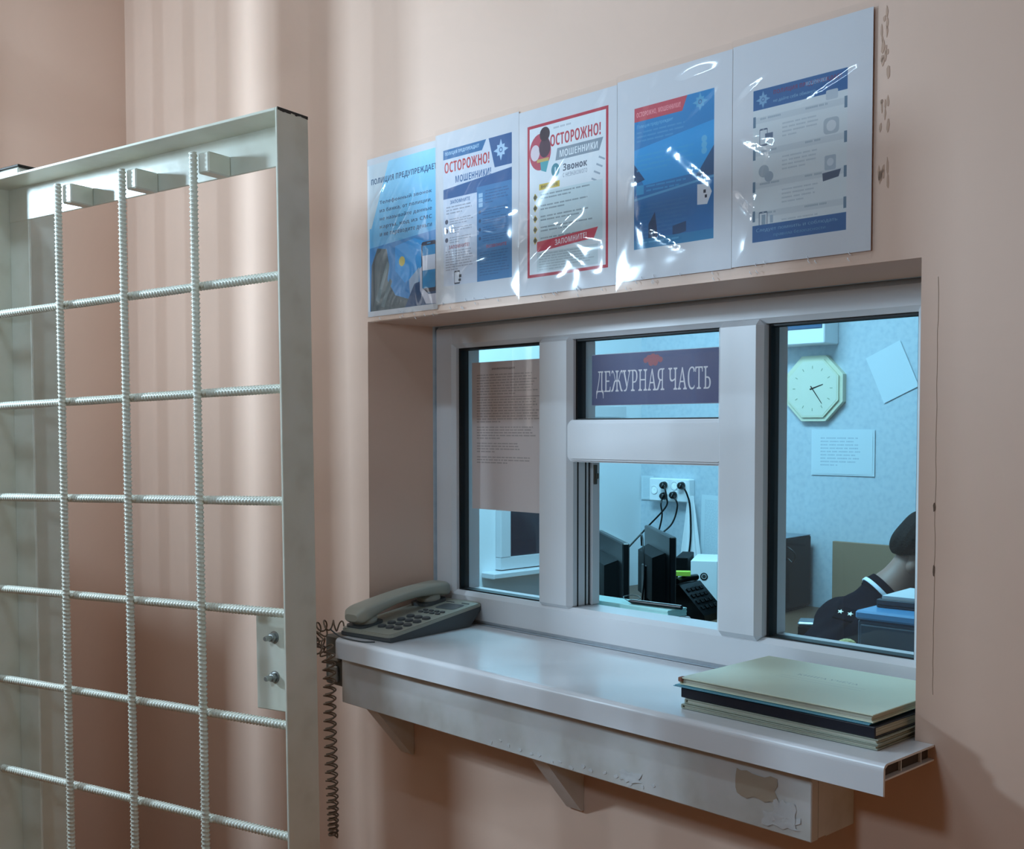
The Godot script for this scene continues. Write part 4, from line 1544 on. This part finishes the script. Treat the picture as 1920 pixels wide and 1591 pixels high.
	for hnd in [[2.4 / 12.0, 0.052, 0.0028, 0.0362, "hour_hand"], [24.0 / 60.0, 0.078, 0.002, 0.0378, "minute_hand"]]:
		st = mb()
		var x := Transform3D(Basis(Vector3(0, 0, 1), -TAU * hnd[0]), Vector3(0, 0, 0))
		prism(st, PackedVector2Array([Vector2(-hnd[2], -0.012), Vector2(hnd[2], -0.012), Vector2(hnd[2] * 0.5, hnd[1]), Vector2(-hnd[2] * 0.5, hnd[1])]), hnd[3] - 0.0012, hnd[3], x)
		obj(hnd[4], st, M.black_soft, t)
	# wall box above the clock
	t = thing("wall_box", "white wall box with a dark blue front above the clock", "box", Vector3(-0.85, 1.842, -2.9))
	st = mb()
	cbox(st, Vector3(-0.135, 0, 0), Vector3(0.135, 0.3, 0.11), 0.004)
	obj("case", st, M.office_plain, t)
	st = mb()
	cbox(st, Vector3(-0.125, 0.062, 0.11), Vector3(0.125, 0.28, 0.114), 0.002)
	obj("front_panel", st, mat(Color(0.20, 0.36, 0.50), 0.3), t)
	# computer tower with a cable loop
	t = thing("computer_tower", "tall dark computer tower standing at the far wall below the notice", "computer", Vector3(-0.885, 0.7505, -2.72), 0.1)
	st = mb()
	cbox(st, Vector3(-0.11, 0.008, -0.14), Vector3(0.085, 0.3, 0.14), 0.005)
	obj("case", st, mat(Color(0.05, 0.056, 0.08), 0.5, 0.0, 0.25), t)
	st = mb()
	cbox(st, Vector3(-0.1, 0.0, -0.12), Vector3(-0.08, 0.008, 0.12))
	obj("foot", st, M.black_soft, t)
	st = mb()
	cbox(st, Vector3(0.055, 0.0, -0.12), Vector3(0.075, 0.008, 0.12))
	obj("foot", st, M.black_soft, t)
	st = mb()
	cbox(st, Vector3(-0.108, 0.3, -0.138), Vector3(0.083, 0.304, 0.138), 0.001)
	obj("top_panel", st, mat(Color(0.45, 0.50, 0.54), 0.35), t)
	st = mb()
	tube(st, smooth_path(PackedVector3Array([Vector3(0.084, 0.27, 0.10), Vector3(0.12, 0.268, 0.12), Vector3(0.145, 0.245, 0.12), Vector3(0.132, 0.212, 0.115), Vector3(0.108, 0.224, 0.11), Vector3(0.084, 0.21, 0.10)]), 8), 0.0035, 7)
	obj("cable", st, M.black, t)
	t = thing("small_box", "small black box with a silver lid on the officer's desk", "box", Vector3(-0.425, 0.7505, -2.27), 0.5)
	st = mb()
	cbox(st, Vector3(-0.055, 0, -0.05), Vector3(0.055, 0.045, 0.05), 0.004)
	obj("body", st, M.black_soft, t)
	st = mb()
	cbox(st, Vector3(-0.056, 0.045, -0.051), Vector3(0.056, 0.058, 0.051), 0.005)
	obj("lid", st, mat(Color(0.66, 0.70, 0.74), 0.3, 0.6), t)
	# brown board behind the officer
	t = thing("plywood_board", "plain brown board leaning on the far wall behind the officer", "board", Vector3(-0.56, 0.7505, -2.875))
	st = mb()
	cbox(st, Vector3(-0.155, 0, -0.008), Vector3(0.3, 0.283, 0.008), 0.002)
	obj("panel", st, grained(mat(Color(0.58, 0.48, 0.38), 0.7), null, 0, 1.0), t)
	# black desk console with keys, a note on it
	t = thing("desk_console", "black glossy desk console with sloping key panel", "telephone", Vector3(-0.975, 0.7505, -2.30), -0.815 + PI / 2 - 0.6)
	st = mb()
	var slab := PackedVector2Array([Vector2(-0.085, 0.0), Vector2(0.085, 0.0), Vector2(0.08, 0.025), Vector2(-0.03, 0.135), Vector2(-0.06, 0.135), Vector2(-0.085, 0.02)])
	prism(st, slab, -0.085, 0.085)
	obj("body", st, M.black, t)
	var sl := Transform3D(Basis(Vector3(0.7071, -0.7071, 0), Vector3(0.7071, 0.7071, 0), Vector3(0, 0, 1)), Vector3(0.025, 0.08, 0))
	for r in 4:
		for c in 4:
			st = mb()
			cbox(st, Vector3(-0.055 + r * 0.03, 0.0, -0.06 + c * 0.034), Vector3(-0.038 + r * 0.03, 0.006, -0.04 + c * 0.034), 0.002, sl)
			obj("key", st, M.black_soft, t)
	st = mb()
	tube(st, PackedVector3Array([Vector3(-0.045, 0.148, -0.08), Vector3(-0.045, 0.152, 0.0), Vector3(-0.045, 0.148, 0.08)]), 0.013, 12)
	obj("handset", st, M.black, t)
	t = thing("sticky_notes", "yellow green pad of notes on top of the black console", "notepad", Vector3(-1.02, 0.9155, -2.262), 0.7)
	st = mb()
	cbox(st, Vector3(-0.035, 0, -0.02), Vector3(0.035, 0.018, 0.02), 0.001)
	obj("pad", st, mat(Color(0.70, 0.86, 0.30), 0.7), t)
	# file boxes behind the console
	t = thing("file_box", "white file box with a round finger hole behind the console", "file box", Vector3(-1.15, 0.7505, -2.60), 0.55)
	st = mb()
	cbox(st, Vector3(-0.055, 0, -0.13), Vector3(0.055, 0.2, 0.13), 0.002)
	obj("case", st, M.office_plain, t)
	st = mb()
	lathe(st, PackedVector2Array([Vector2(0.0, 0.0), Vector2(0.014, 0.0), Vector2(0.016, 0.0012), Vector2(0.0, 0.0012)]), 20, Transform3D(Basis(Vector3.RIGHT, PI / 2), Vector3(0.0, 0.135, 0.13)))
	obj("finger_hole", st, M.black, t)
	t = thing("ring_binder", "narrow dark ring binder left of the white file box", "binder", Vector3(-1.232, 0.7505, -2.553), 0.55)
	st = mb()
	cbox(st, Vector3(-0.026, 0, -0.12), Vector3(0.026, 0.21, 0.12), 0.003)
	obj("cover", st, M.black_soft, t)
	st = mb()
	cbox(st, Vector3(-0.014, 0.06, 0.12), Vector3(0.014, 0.15, 0.1206))
	obj("spine_label", st, M.paper, t)
	# papers and pen on the inner sill
	t = thing("paper_pad", "turquoise tinted pad of paper on the inner sill of the hatch", "paper", Vector3(0.418, 1.1655, -0.272), 0.0)
	st = mb()
	page_block(st, Vector3(-0.12, 0, -0.026), Vector3(0.12, 0.014, 0.028), Transform3D(), rng)
	obj("sheets", st, mat(Color(0.70, 0.88, 0.86), 0.6), t)
	t = thing("pen", "black pen with a wire loop lying on the inner sill pad", "pen", Vector3(0.485, 1.184, -0.262), 0.08)
	st = mb()
	tube(st, PackedVector3Array([Vector3(-0.05, 0, 0), Vector3(-0.042, 0, 0), Vector3(0.06, 0, 0), Vector3(0.065, 0, 0)]), func(q: float, _a: float) -> float: return 0.001 if q < 0.001 else 0.0042, 10)
	obj("barrel", st, M.black, t)
	st = mb()
	tube(st, smooth_path(PackedVector3Array([Vector3(-0.05, 0.0, 0.0), Vector3(-0.07, 0.004, -0.012), Vector3(-0.062, 0.006, -0.03), Vector3(-0.04, 0.004, -0.024), Vector3(-0.046, -0.003, -0.004)]), 6), 0.0007, 6)
	obj("wire_loop", st, M.black, t)
	# blue cabinet in front of the officer with folders on it
	t = thing("blue_cabinet", "blue grey metal cabinet between the hatch and the officer", "cabinet", Vector3(0.345, 0, -1.215), 0.05)
	st = mb()
	cbox(st, Vector3(0, 0.05, -0.3), Vector3(0.62, 1.03, 0.0), 0.006)
	obj("body", st, mat(Color(0.13, 0.23, 0.31), 0.4), t)
	st = mb()
	cbox(st, Vector3(-0.004, 1.03, -0.304), Vector3(0.624, 1.052, 0.004), 0.005)
	obj("top", st, mat(Color(0.36, 0.60, 0.78), 0.3), t)
	for k in 3:
		st = mb()
		cbox(st, Vector3(0.012, 0.07 + k * 0.32, 0.0), Vector3(0.608, 0.38 + k * 0.32, 0.008), 0.003)
		var dr := obj("drawer", st, mat(Color(0.13, 0.23, 0.31), 0.4), t)
		st = mb()
		cbox(st, Vector3(0.26, 0.32 + k * 0.32, 0.008), Vector3(0.36, 0.335 + k * 0.32, 0.025), 0.004)
		obj("handle", st, M.bolt, dr)
	st = mb()
	cbox(st, Vector3(0.02, 0, -0.28), Vector3(0.6, 0.05, -0.02))
	obj("plinth", st, M.black_soft, t)
	t = thing("document_tray", "dark silver document tray on the blue cabinet", "tray", Vector3(0.475, 1.0525, -1.40), 0.1)
	st = mb()
	cbox(st, Vector3(-0.13, 0, -0.1), Vector3(0.13, 0.006, 0.1), 0.002)
	cbox(st, Vector3(-0.13, 0.006, 0.094), Vector3(0.13, 0.02, 0.1), 0.002)
	cbox(st, Vector3(-0.13, 0.006, -0.1), Vector3(0.13, 0.02, -0.094), 0.002)
	cbox(st, Vector3(-0.13, 0.006, -0.094), Vector3(-0.124, 0.02, 0.094), 0.002)
	cbox(st, Vector3(0.124, 0.006, -0.094), Vector3(0.13, 0.02, 0.094), 0.002)
	obj("tray", st, mat(Color(0.22, 0.25, 0.29), 0.25, 0.5), t)
	t = thing("paper_stack", "thick white stack of papers in the tray before the officer's face", "papers", Vector3(0.475, 1.059, -1.40), 0.1)
	st = mb()
	page_block(st, Vector3(-0.12, 0, -0.09), Vector3(0.12, 0.022, 0.09), Transform3D(), rng)
	obj("sheets", st, M.paper, t)
	# crumpled yellowish paper on the desk
	t = thing("crumpled_paper", "crumpled pale yellow paper beside the officer's arm", "paper", Vector3(0.366, 0.968, -1.135))
	st = mb()
	crumple(st, 0.026, rng)
	obj("ball", st, mat(Color(0.80, 0.74, 0.50), 0.8), t)
	t = thing("pedestal", "narrow brown wooden stand beside the blue cabinet", "stand", Vector3(0.366, 0, -1.125))
	st = mb()
	cbox(st, Vector3(-0.05, 0.95, -0.045), Vector3(0.05, 0.968, 0.05), 0.003)
	obj("top", st, M.desk, t)
	st = mb()
	cbox(st, Vector3(-0.02, 0.02, -0.02), Vector3(0.02, 0.95, 0.02), 0.003)
	obj("post", st, M.desk, t)
	st = mb()
	cbox(st, Vector3(-0.045, 0, -0.04), Vector3(0.045, 0.02, 0.045), 0.003)
	obj("foot", st, M.desk, t)


func crumple(st: SurfaceTool, r: float, rng: RandomNumberGenerator) -> void:
	var n := FastNoiseLite.new()
	n.seed = 8
	n.frequency = 1.6
	n.noise_type = FastNoiseLite.TYPE_CELLULAR
	for j in 12:
		for i in 18:
			var q := []
			for c in [[0, 0], [1, 0], [1, 1], [0, 1]]:
				var th: float = PI * (j + c[1]) / 12.0
				var ph: float = -TAU * (i + c[0]) / 18.0
				var d := Vector3(sin(th) * cos(ph), -cos(th), sin(th) * sin(ph))
				var k := r * (0.8 + 0.35 * n.get_noise_3dv(d))
				q.append(Vector3(d.x * k * 1.3, d.y * k * 0.6 + r * 0.6, d.z * k * 1.1))
			quad(st, q[0], q[1], q[2], q[3])


func monitor(at: Vector3, turn: float, label: String) -> void:
	# turn is the heading of the screen's long edge; the back faces the hatch side
	var e := Vector3(-cos(turn), 0, -sin(turn))          # along the panel, away from the hatch
	var b := Vector3(-e.z, 0, e.x) * -1.0                # out of the back
	if b.dot(Vector3(-0.686, 0, 0.728)) < 0.0:
		b = -b
	var t := thing("monitor", label, "monitor", at, 0.0, "monitors on the corner desk")
	t.basis = Basis(e, Vector3.UP, e.cross(Vector3.UP))
	var flip := 1.0 if e.cross(Vector3.UP).dot(b) > 0.0 else -1.0
	var st := mb()
	cbox(st, Vector3(-0.25, 0.055, -0.012), Vector3(0.25, 0.365, 0.012), 0.004)
	obj("panel", st, M.black, t)
	st = mb()
	cbox(st, Vector3(-0.24, 0.068, -flip * 0.0125 - 0.001), Vector3(0.24, 0.355, -flip * 0.0125 + 0.001))
	obj("screen", st, mat(Color(0.03, 0.035, 0.04), 0.15), t)
	st = mb()
	var hull := [Vector2(-0.17, 0.10), Vector2(0.17, 0.30)]
	var p0 := []
	var p1 := []
	for c in [[0, 0], [1, 0], [1, 1], [0, 1]]:
		p0.append(Vector3(hull[c[0]].x, hull[c[1]].y, flip * 0.011))
		p1.append(Vector3(hull[c[0]].x * 0.86, lerpf(0.2, hull[c[1]].y, 0.8), flip * 0.055))
	var mid := Vector3(0, 0.2, flip * 0.03)
	outquad(st, p1[0], p1[1], p1[2], p1[3], mid)
	for k in 4:
		outquad(st, p0[k], p0[(k + 1) % 4], p1[(k + 1) % 4], p1[k], mid)
	obj("back_housing", st, M.black_soft, t)
	st = mb()
	cbox(st, Vector3(-0.035, 0.012, flip * 0.05 - 0.012), Vector3(0.035, 0.24, flip * 0.05 + 0.018), 0.004)
	obj("stand_neck", st, M.black, t)
	st = mb()
	prism(st, rrect(-0.12, -0.09, 0.12, 0.09, 0.03), 0.0, 0.012, Transform3D(Basis(Vector3(1, 0, 0), Vector3(0, 0, -1), Vector3(0, 1, 0)), Vector3(0, 0, flip * 0.03)))
	obj("stand_base", st, M.black, t)
	st = mb()
	tube(st, smooth_path(PackedVector3Array([Vector3(0.1, 0.3, flip * 0.05), Vector3(0.05, 0.345, flip * 0.06), Vector3(-0.04, 0.33, flip * 0.07), Vector3(-0.1, 0.2, flip * 0.075), Vector3(-0.08, 0.02, flip * 0.09)]), 8), 0.003, 7)
	obj("cable", st, M.black, t)


func flat_sheet(called: String, label: String, cat: String, at: Vector3, w: float, h: float, roll: float, lines: bool) -> void:
	var t := thing(called, label, cat, at)
	t.rotation.z = roll
	var st := mb()
	var rows := []
	for j in 5:
		var row := PackedVector3Array()
		for i in 5:
			var u := i / 4.0 - 0.5
			var v := j / 4.0 - 0.5
			row.append(Vector3(u * w, v * h, 0.0015 + 0.004 * absf(u * v)))
		rows.append(row)
	grid(st, rows)
	obj("sheet", st, M.office_sheet, t)
	if lines:
		var rng := RandomNumberGenerator.new()
		rng.seed = int(absf(at.x) * 1000.0)
		var im := blank(256, int(256 * h / w), Color(0.83, 0.875, 0.90))
		var pitch := 13.0
		small_print(im, 34, 26, 170, int((im.get_height() - 50) / pitch), pitch, Color(0.62, 0.68, 0.74), rng)
		st = mb()
		uvquad(st, Vector3(-w * 0.47, -h * 0.47, 0.0032), Vector3(w * 0.47, -h * 0.47, 0.0032), Vector3(w * 0.47, h * 0.47, 0.0032), Vector3(-w * 0.47, h * 0.47, 0.0032))
		obj("print", st, printed(im, 0.8, 1), t)


# ------------------------------------------------------------------ the officer at the desk: one body surface, clothes over it
func cap(p: Vector3, a: Vector3, b: Vector3, ra: float, rb: float) -> float:
	var ab := b - a
	var t := clampf((p - a).dot(ab) / maxf(ab.length_squared(), 1e-9), 0.0, 1.0)
	return (p - a - ab * t).length() - lerpf(ra, rb, t)


func ell(p: Vector3, c: Vector3, r: Vector3) -> float:
	var q := (p - c) / r
	var k := q.length()
	var g := (q / r).length()
	return k * (k - 1.0) / maxf(g, 1e-6)


func smin(a: float, b: float, k: float) -> float:
	var h := maxf(k - absf(a - b), 0.0) / k
	return minf(a, b) - h * h * k * 0.25


func bones_at(p: Vector3, bones: Array, k: float, grow := 0.0) -> float:
	var d := 1e3
	for b in bones:
		d = smin(d, cap(p, b[0], b[1], b[2] + grow, b[3] + grow), k)
	return d


func nets(st: SurfaceTool, f: Callable, lo: Vector3, hi: Vector3, cell: float, xf := Transform3D()) -> void:
	var nx := int((hi.x - lo.x) / cell) + 2
	var ny := int((hi.y - lo.y) / cell) + 2
	var nz := int((hi.z - lo.z) / cell) + 2
	var D := PackedFloat32Array()
	D.resize(nx * ny * nz)
	D.fill(1.0)
	# coarse first: a block whose centre is far from the surface is skipped
	var bs := 4
	var reach := cell * bs * 1.1
	for bz in range(0, nz, bs):
		for by in range(0, ny, bs):
			for bx in range(0, nx, bs):
				var c := lo + Vector3(bx + 1.5, by + 1.5, bz + 1.5) * cell
				var dc: float = f.call(c)
				var far := absf(dc) > reach * 1.8
				for z in range(bz, mini(bz + bs, nz)):
					for y in range(by, mini(by + bs, ny)):
						for x in range(bx, mini(bx + bs, nx)):
							D[(z * ny + y) * nx + x] = dc if far else f.call(lo + Vector3(x, y, z) * cell)
	var V := {}
	for z in nz - 1:
		for y in ny - 1:
			for x in nx - 1:
				var i0 := (z * ny + y) * nx + x
				var first := D[i0] < 0.0
				var mixed := false
				for o in [1, nx, nx + 1, nx * ny, nx * ny + 1, nx * ny + nx, nx * ny + nx + 1]:
					if (D[i0 + o] < 0.0) != first:
						mixed = true
						break
				if not mixed:
					continue
				var s := Vector3.ZERO
				var n := 0
				for ax in 3:
					for k in 4:
						var p := Vector3i.ZERO
						p[(ax + 1) % 3] = k & 1
						p[(ax + 2) % 3] = k >> 1
						var q := p
						q[ax] = 1
						var da := D[((z + p.z) * ny + y + p.y) * nx + x + p.x]
						var db := D[((z + q.z) * ny + y + q.y) * nx + x + q.x]
						if (da < 0.0) != (db < 0.0):
							s += Vector3(p) + Vector3(q - p) * (da / (da - db))
							n += 1
				V[i0] = lo + (Vector3(x, y, z) + s / n) * cell
	var N := {}
	var h := cell * 0.5
	for i in V:
		var p: Vector3 = V[i]
		N[i] = (xf.basis * Vector3(f.call(p + Vector3(h, 0, 0)) - f.call(p - Vector3(h, 0, 0)), f.call(p + Vector3(0, h, 0)) - f.call(p - Vector3(0, h, 0)), f.call(p + Vector3(0, 0, h)) - f.call(p - Vector3(0, 0, h)))).normalized()
	var step := [1, nx, nx * ny]
	for i in V:
		var x: int = i % nx
		var y: int = (i / nx) % ny
		var z: int = i / (nx * ny)
		for ax in 3:
			var u := (ax + 1) % 3
			var w := (ax + 2) % 3
			var c := [x, y, z]
			if c[u] == 0 or c[w] == 0:
				continue
			var a := D[i] < 0.0
			if a == (D[i + step[ax]] < 0.0):
				continue
			var q := [i, i - step[u], i - step[u] - step[w], i - step[w]]
			var ok := true
			for k in q:
				if not V.has(k):
					ok = false
			if not ok:
				continue
			if not a:
				q.reverse()
			for k in [0, 2, 1, 0, 3, 2]:
				st.set_normal(N[q[k]])
				st.set_uv(Vector2.ZERO)
				st.add_vertex(xf * (V[q[k]] as Vector3))


func build_person() -> void:
	var t := thing("person", "person in dark navy uniform with short dark hair bent over the desk behind glass", "person", Vector3(-0.135, 0, -1.770), 0.815)
	var torso := [
		[Vector3(0.03, 0.57, -0.08), Vector3(0.03, 0.57, 0.08), 0.115, 0.115],
		[Vector3(0.03, 0.58, -0.06), Vector3(0.09, 0.74, -0.065), 0.115, 0.112],
		[Vector3(0.03, 0.58, 0.06), Vector3(0.09, 0.74, 0.065), 0.115, 0.112],
		[Vector3(0.09, 0.74, -0.065), Vector3(0.185, 0.878, -0.07), 0.112, 0.082],
		[Vector3(0.09, 0.74, 0.065), Vector3(0.185, 0.878, 0.07), 0.112, 0.082],
		[Vector3(0.155, 0.875, -0.14), Vector3(0.155, 0.875, 0.14), 0.058, 0.058],
		[Vector3(0.18, 0.905, 0.0), Vector3(0.232, 0.965, 0.0), 0.078, 0.068]]
	var arm := []
	for s in [1, -1]:
		var fx := 0.0 if s > 0 else 0.03
		arm.append([Vector3(0.135, 0.868, 0.155 * s), Vector3(0.075 + fx, 0.640, 0.215 * s), 0.060, 0.046])
		arm.append([Vector3(0.075 + fx, 0.640, 0.215 * s), Vector3(0.35 + fx, 0.770, 0.15 * s), 0.046, 0.030])
	var legs := []
	for s in [1, -1]:
		legs.append([Vector3(0.04, 0.535, 0.085 * s), Vector3(0.46, 0.530, 0.12 * s), 0.088, 0.062])
		legs.append([Vector3(0.46, 0.530, 0.12 * s), Vector3(0.44, 0.100, 0.12 * s), 0.058, 0.042])
		legs.append([Vector3(0.43, 0.055, 0.12 * s), Vector3(0.58, 0.040, 0.135 * s), 0.042, 0.032])
	var hc := Vector3(0.357, 1.120, 0.0)
	var tilt := deg_to_rad(48.0)
	var head := Transform3D(Basis(Vector3(0, 0, 1), -tilt), hc)
	var neck := [[Vector3(0.205, 0.935, 0.0), Vector3(0.318, 1.078, 0.0), 0.058, 0.056]]
	# body: trunk, arms, legs and neck on one grid; head and hands on finer grids added to the same mesh
	var body := mb()
	var all := torso + arm + legs + neck
	nets(body, func(p: Vector3) -> float: return bones_at(p, all, 0.05), Vector3(-0.14, -0.02, -0.34), Vector3(0.66, 1.16, 0.34), 0.017)
	var skull := func(p: Vector3) -> float:
		var q := Vector3(p.x, p.y, absf(p.z))
		var d := ell(q, Vector3(-0.012, 0.03, 0), Vector3(0.100, 0.090, 0.076))
		d = smin(d, ell(q, Vector3(0.030, -0.035, 0), Vector3(0.062, 0.082, 0.060)), 0.04)
		d = smin(d, cap(q, Vector3(0.0, -0.075, 0.045), Vector3(0.066, -0.098, 0.012), 0.020, 0.022), 0.03)
		d = smin(d, cap(q, Vector3(0.080, 0.014, 0.006), Vector3(0.070, 0.012, 0.042), 0.011, 0.011), 0.015)
		d = smin(d, cap(q, Vector3(0.088, -0.002, 0), Vector3(0.108, -0.042, 0), 0.008, 0.013), 0.012)
		d = smin(d, ell(q, Vector3(0.098, -0.046, 0.010), Vector3(0.011, 0.008, 0.009)), 0.008)
		d = -smin(-d, ell(q, Vector3(0.095, -0.006, 0.032), Vector3(0.016, 0.012, 0.017)), 0.012)
		d = smin(d, ell(q, Vector3(0.074, -0.006, 0.032), Vector3(0.013, 0.011, 0.014)), 0.003)
		d = smin(d, cap(q, Vector3(0.091, -0.070, 0), Vector3(0.080, -0.071, 0.022), 0.0065, 0.003), 0.006)
		d = smin(d, cap(q, Vector3(0.089, -0.079, 0), Vector3(0.080, -0.078, 0.019), 0.007, 0.003), 0.005)
		var ear := ell(q, Vector3(-0.014, -0.012, 0.082), Vector3(0.021, 0.036, 0.012))
		ear = -smin(-ear, ell(q, Vector3(-0.010, -0.012, 0.090), Vector3(0.011, 0.021, 0.008)), 0.004)
		return smin(d, ear, 0.008)
	nets(body, skull, Vector3(-0.125, -0.135, -0.1), Vector3(0.13, 0.13, 0.1), 0.0055, head)
	for s in [1, -1]:
		var fx := 0.0 if s > 0 else 0.03
		var at := Transform3D(Basis(Vector3.UP, 0.2 * s), Vector3(0.345 + fx, 0.772, 0.15 * s))
		var hand := hand_bones(s)
		nets(body, func(p: Vector3) -> float: return bones_at(p, hand, 0.009), Vector3(-0.03, -0.05, -0.075), Vector3(0.2, 0.04, 0.075), 0.0045, at)
	obj("body", body, M.skin, t)
	# clothes
	var coat := mb()
	var coat_bones := torso + arm
	nets(coat, func(p: Vector3) -> float:
		var d := bones_at(p, coat_bones, 0.045, 0.012)
		d += 0.0025 * sin(p.y * 70.0 + p.x * 30.0) * sin(p.z * 40.0)
		d = maxf(d, (p - Vector3(0.232, 0.975, 0)).dot(Vector3(0.76, 0.65, 0)))
		return maxf(d, p.x - 0.325), Vector3(-0.16, 0.43, -0.34), Vector3(0.36, 1.09, 0.34), 0.013)
	obj("jacket", coat, M.navy, t)
	var tr := mb()
	var leg_bones := []
	for b in legs:
		if b[0].y > 0.08:
			leg_bones.append(b)
	nets(tr, func(p: Vector3) -> float: return maxf(bones_at(p, leg_bones, 0.04, 0.012), 0.075 - p.y), Vector3(-0.09, 0.05, -0.25), Vector3(0.56, 0.66, 0.25), 0.019)
	obj("trousers", tr, M.navy, t)
	var sh := mb()
	for s in [1, -1]:
		sh = mb()
		nets(sh, func(p: Vector3) -> float: return maxf(cap(p, Vector3(0.42, 0.05, 0.12 * s), Vector3(0.60, 0.035, 0.137 * s), 0.05, 0.04), 0.001 - p.y), Vector3(0.35, -0.01, 0.12 * s - 0.08), Vector3(0.66, 0.12, 0.12 * s + 0.08), 0.012)
		obj("shoe", sh, M.black, t)
	var hair := mb()
	nets(hair, func(p: Vector3) -> float:
		var d := ell(p, Vector3(-0.010, 0.031, 0), Vector3(0.104, 0.096, 0.081))
		d = smin(d, ell(p, Vector3(-0.045, -0.03, 0), Vector3(0.058, 0.055, 0.060)), 0.03)
		d += 0.0006 * sin(p.x * 260.0 + p.z * 90.0 + p.y * 60.0)
		d = maxf(d, -ell(Vector3(p.x, p.y, absf(p.z)), Vector3(-0.012, -0.018, 0.088), Vector3(0.027, 0.034, 0.030)))
		return maxf(d, maxf(0.8 * p.x - 0.6 * p.y - 0.004, -0.078 - p.y)), Vector3(-0.13, -0.135, -0.095), Vector3(0.11, 0.135, 0.095), 0.006, head)
	obj("hair", hair, M.hair, t)
	# collar with a white edge, shoulder boards with two pale stars
	var dir := Vector3(0.76, 0.65, 0).normalized()
	var cx := Transform3D(Basis(Vector3(dir.y, -dir.x, 0), dir, Vector3(0, 0, 1)), Vector3(0.222, 0.970, 0))
	var st := mb()
	lathe(st, PackedVector2Array([Vector2(0.073, -0.012), Vector2(0.079, 0.002), Vector2(0.073, 0.034), Vector2(0.069, 0.034), Vector2(0.066, 0.0), Vector2(0.066, -0.012)]), 28, cx)
	obj("collar", st, M.navy, t)
	st = mb()
	lathe(st, PackedVector2Array([Vector2(0.078, -0.002), Vector2(0.0815, -0.001), Vector2(0.0805, 0.010), Vector2(0.077, 0.011)]), 28, cx)
	obj("collar_edge", st, mat(Color(0.88, 0.9, 0.93), 0.6), t)
	for s in [1]:
		var n := Vector3(-0.25, 0.80, 0.55 * s).normalized()
		var p := Vector3(0.105, 0.90, 0.115 * s) + n * 0.2
		while bones_at(p, coat_bones, 0.045, 0.012) > 0.002:
			p -= n * 0.002
		var along := (Vector3(0.8, -0.5, 0.25 * s) - n * n.dot(Vector3(0.8, -0.5, 0.25 * s))).normalized()
		var sx := Transform3D(Basis(along.cross(n) * -1.0, n, along), p)
		if sx.basis.determinant() < 0.0:
			sx.basis.x = -sx.basis.x
		st = mb()
		cbox(st, Vector3(-0.026, -0.002, -0.055), Vector3(0.026, 0.006, 0.055), 0.002, sx)
		var e := obj("shoulder_board", st, M.navy, t)
		for k in 2:
			st = mb()
			var q := PackedVector2Array()
			for j in 10:
				var a := TAU * j / 10.0
				var r := 0.0095 if j % 2 == 0 else 0.0042
				q.append(Vector2(cos(a), sin(a)) * r)
			prism(st, q, 0.006, 0.0085, sx * Transform3D(Basis(Vector3(1, 0, 0), Vector3(0, 0, -1), Vector3(0, 1, 0)), Vector3(0.0, 0, -0.038 + 0.03 * k)))
			obj("star", st, mat(Color(0.95, 0.93, 0.86), 0.4), e)
	# stool under the officer
	var stool := thing("stool", "round black stool under the officer", "stool", Vector3(-0.115, 0, -1.79), 0.3)
	st = mb()
	lathe(st, PackedVector2Array([Vector2(0.0, 0.39), Vector2(0.17, 0.39), Vector2(0.185, 0.405), Vector2(0.18, 0.428), Vector2(0.0, 0.432)]), 28)
	obj("seat", st, M.black_soft, stool)
	st = mb()
	tube(st, PackedVector3Array([Vector3(0, 0.05, 0), Vector3(0, 0.39, 0)]), 0.025, 14)
	obj("post", st, M.bolt, stool)
	for k in 5:
		st = mb()
		var a := TAU * k / 5.0
		tube(st, PackedVector3Array([Vector3(0, 0.07, 0), Vector3(cos(a) * 0.24, 0.02, sin(a) * 0.24)]), 0.018, 10)
		obj("leg", st, M.black_soft, stool)


func hand_bones(s: int) -> Array:
	var b := []
	# palm, x towards the fingers, z towards the little finger for s = 1
	for k in 4:
		var z := (-0.028 + 0.0185 * k) * s
		b.append([Vector3(0.0, 0.0, z * 0.6), Vector3(0.075, -0.002, z), 0.017, 0.0115])
	var lens := [0.070, 0.080, 0.074, 0.056]
	for k in 4:
		var z := (-0.029 + 0.0193 * k) * s
		var p := Vector3(0.078, -0.002, z)
		var ang := -0.12
		for j in 3:
			var l: float = lens[k] * [0.45, 0.32, 0.26][j]
			ang -= [0.10, 0.22, 0.18][j]
			var q := p + Vector3(cos(ang) * l, sin(ang) * l, (k - 1.5) * 0.0022 * s)
			b.append([p, q, 0.0090 - 0.0006 * j, 0.0084 - 0.0008 * j])
			p = q
	var th := Vector3(0.02, -0.006, -0.022 * s)
	for j in 3:
		var q: Vector3 = th + [Vector3(0.028, -0.006, -0.022 * s), Vector3(0.027, -0.006, -0.008 * s), Vector3(0.022, -0.006, 0.0)][j]
		b.append([th, q, [0.014, 0.0105, 0.0095][j], [0.0105, 0.0095, 0.008][j]])
		th = q
	return b
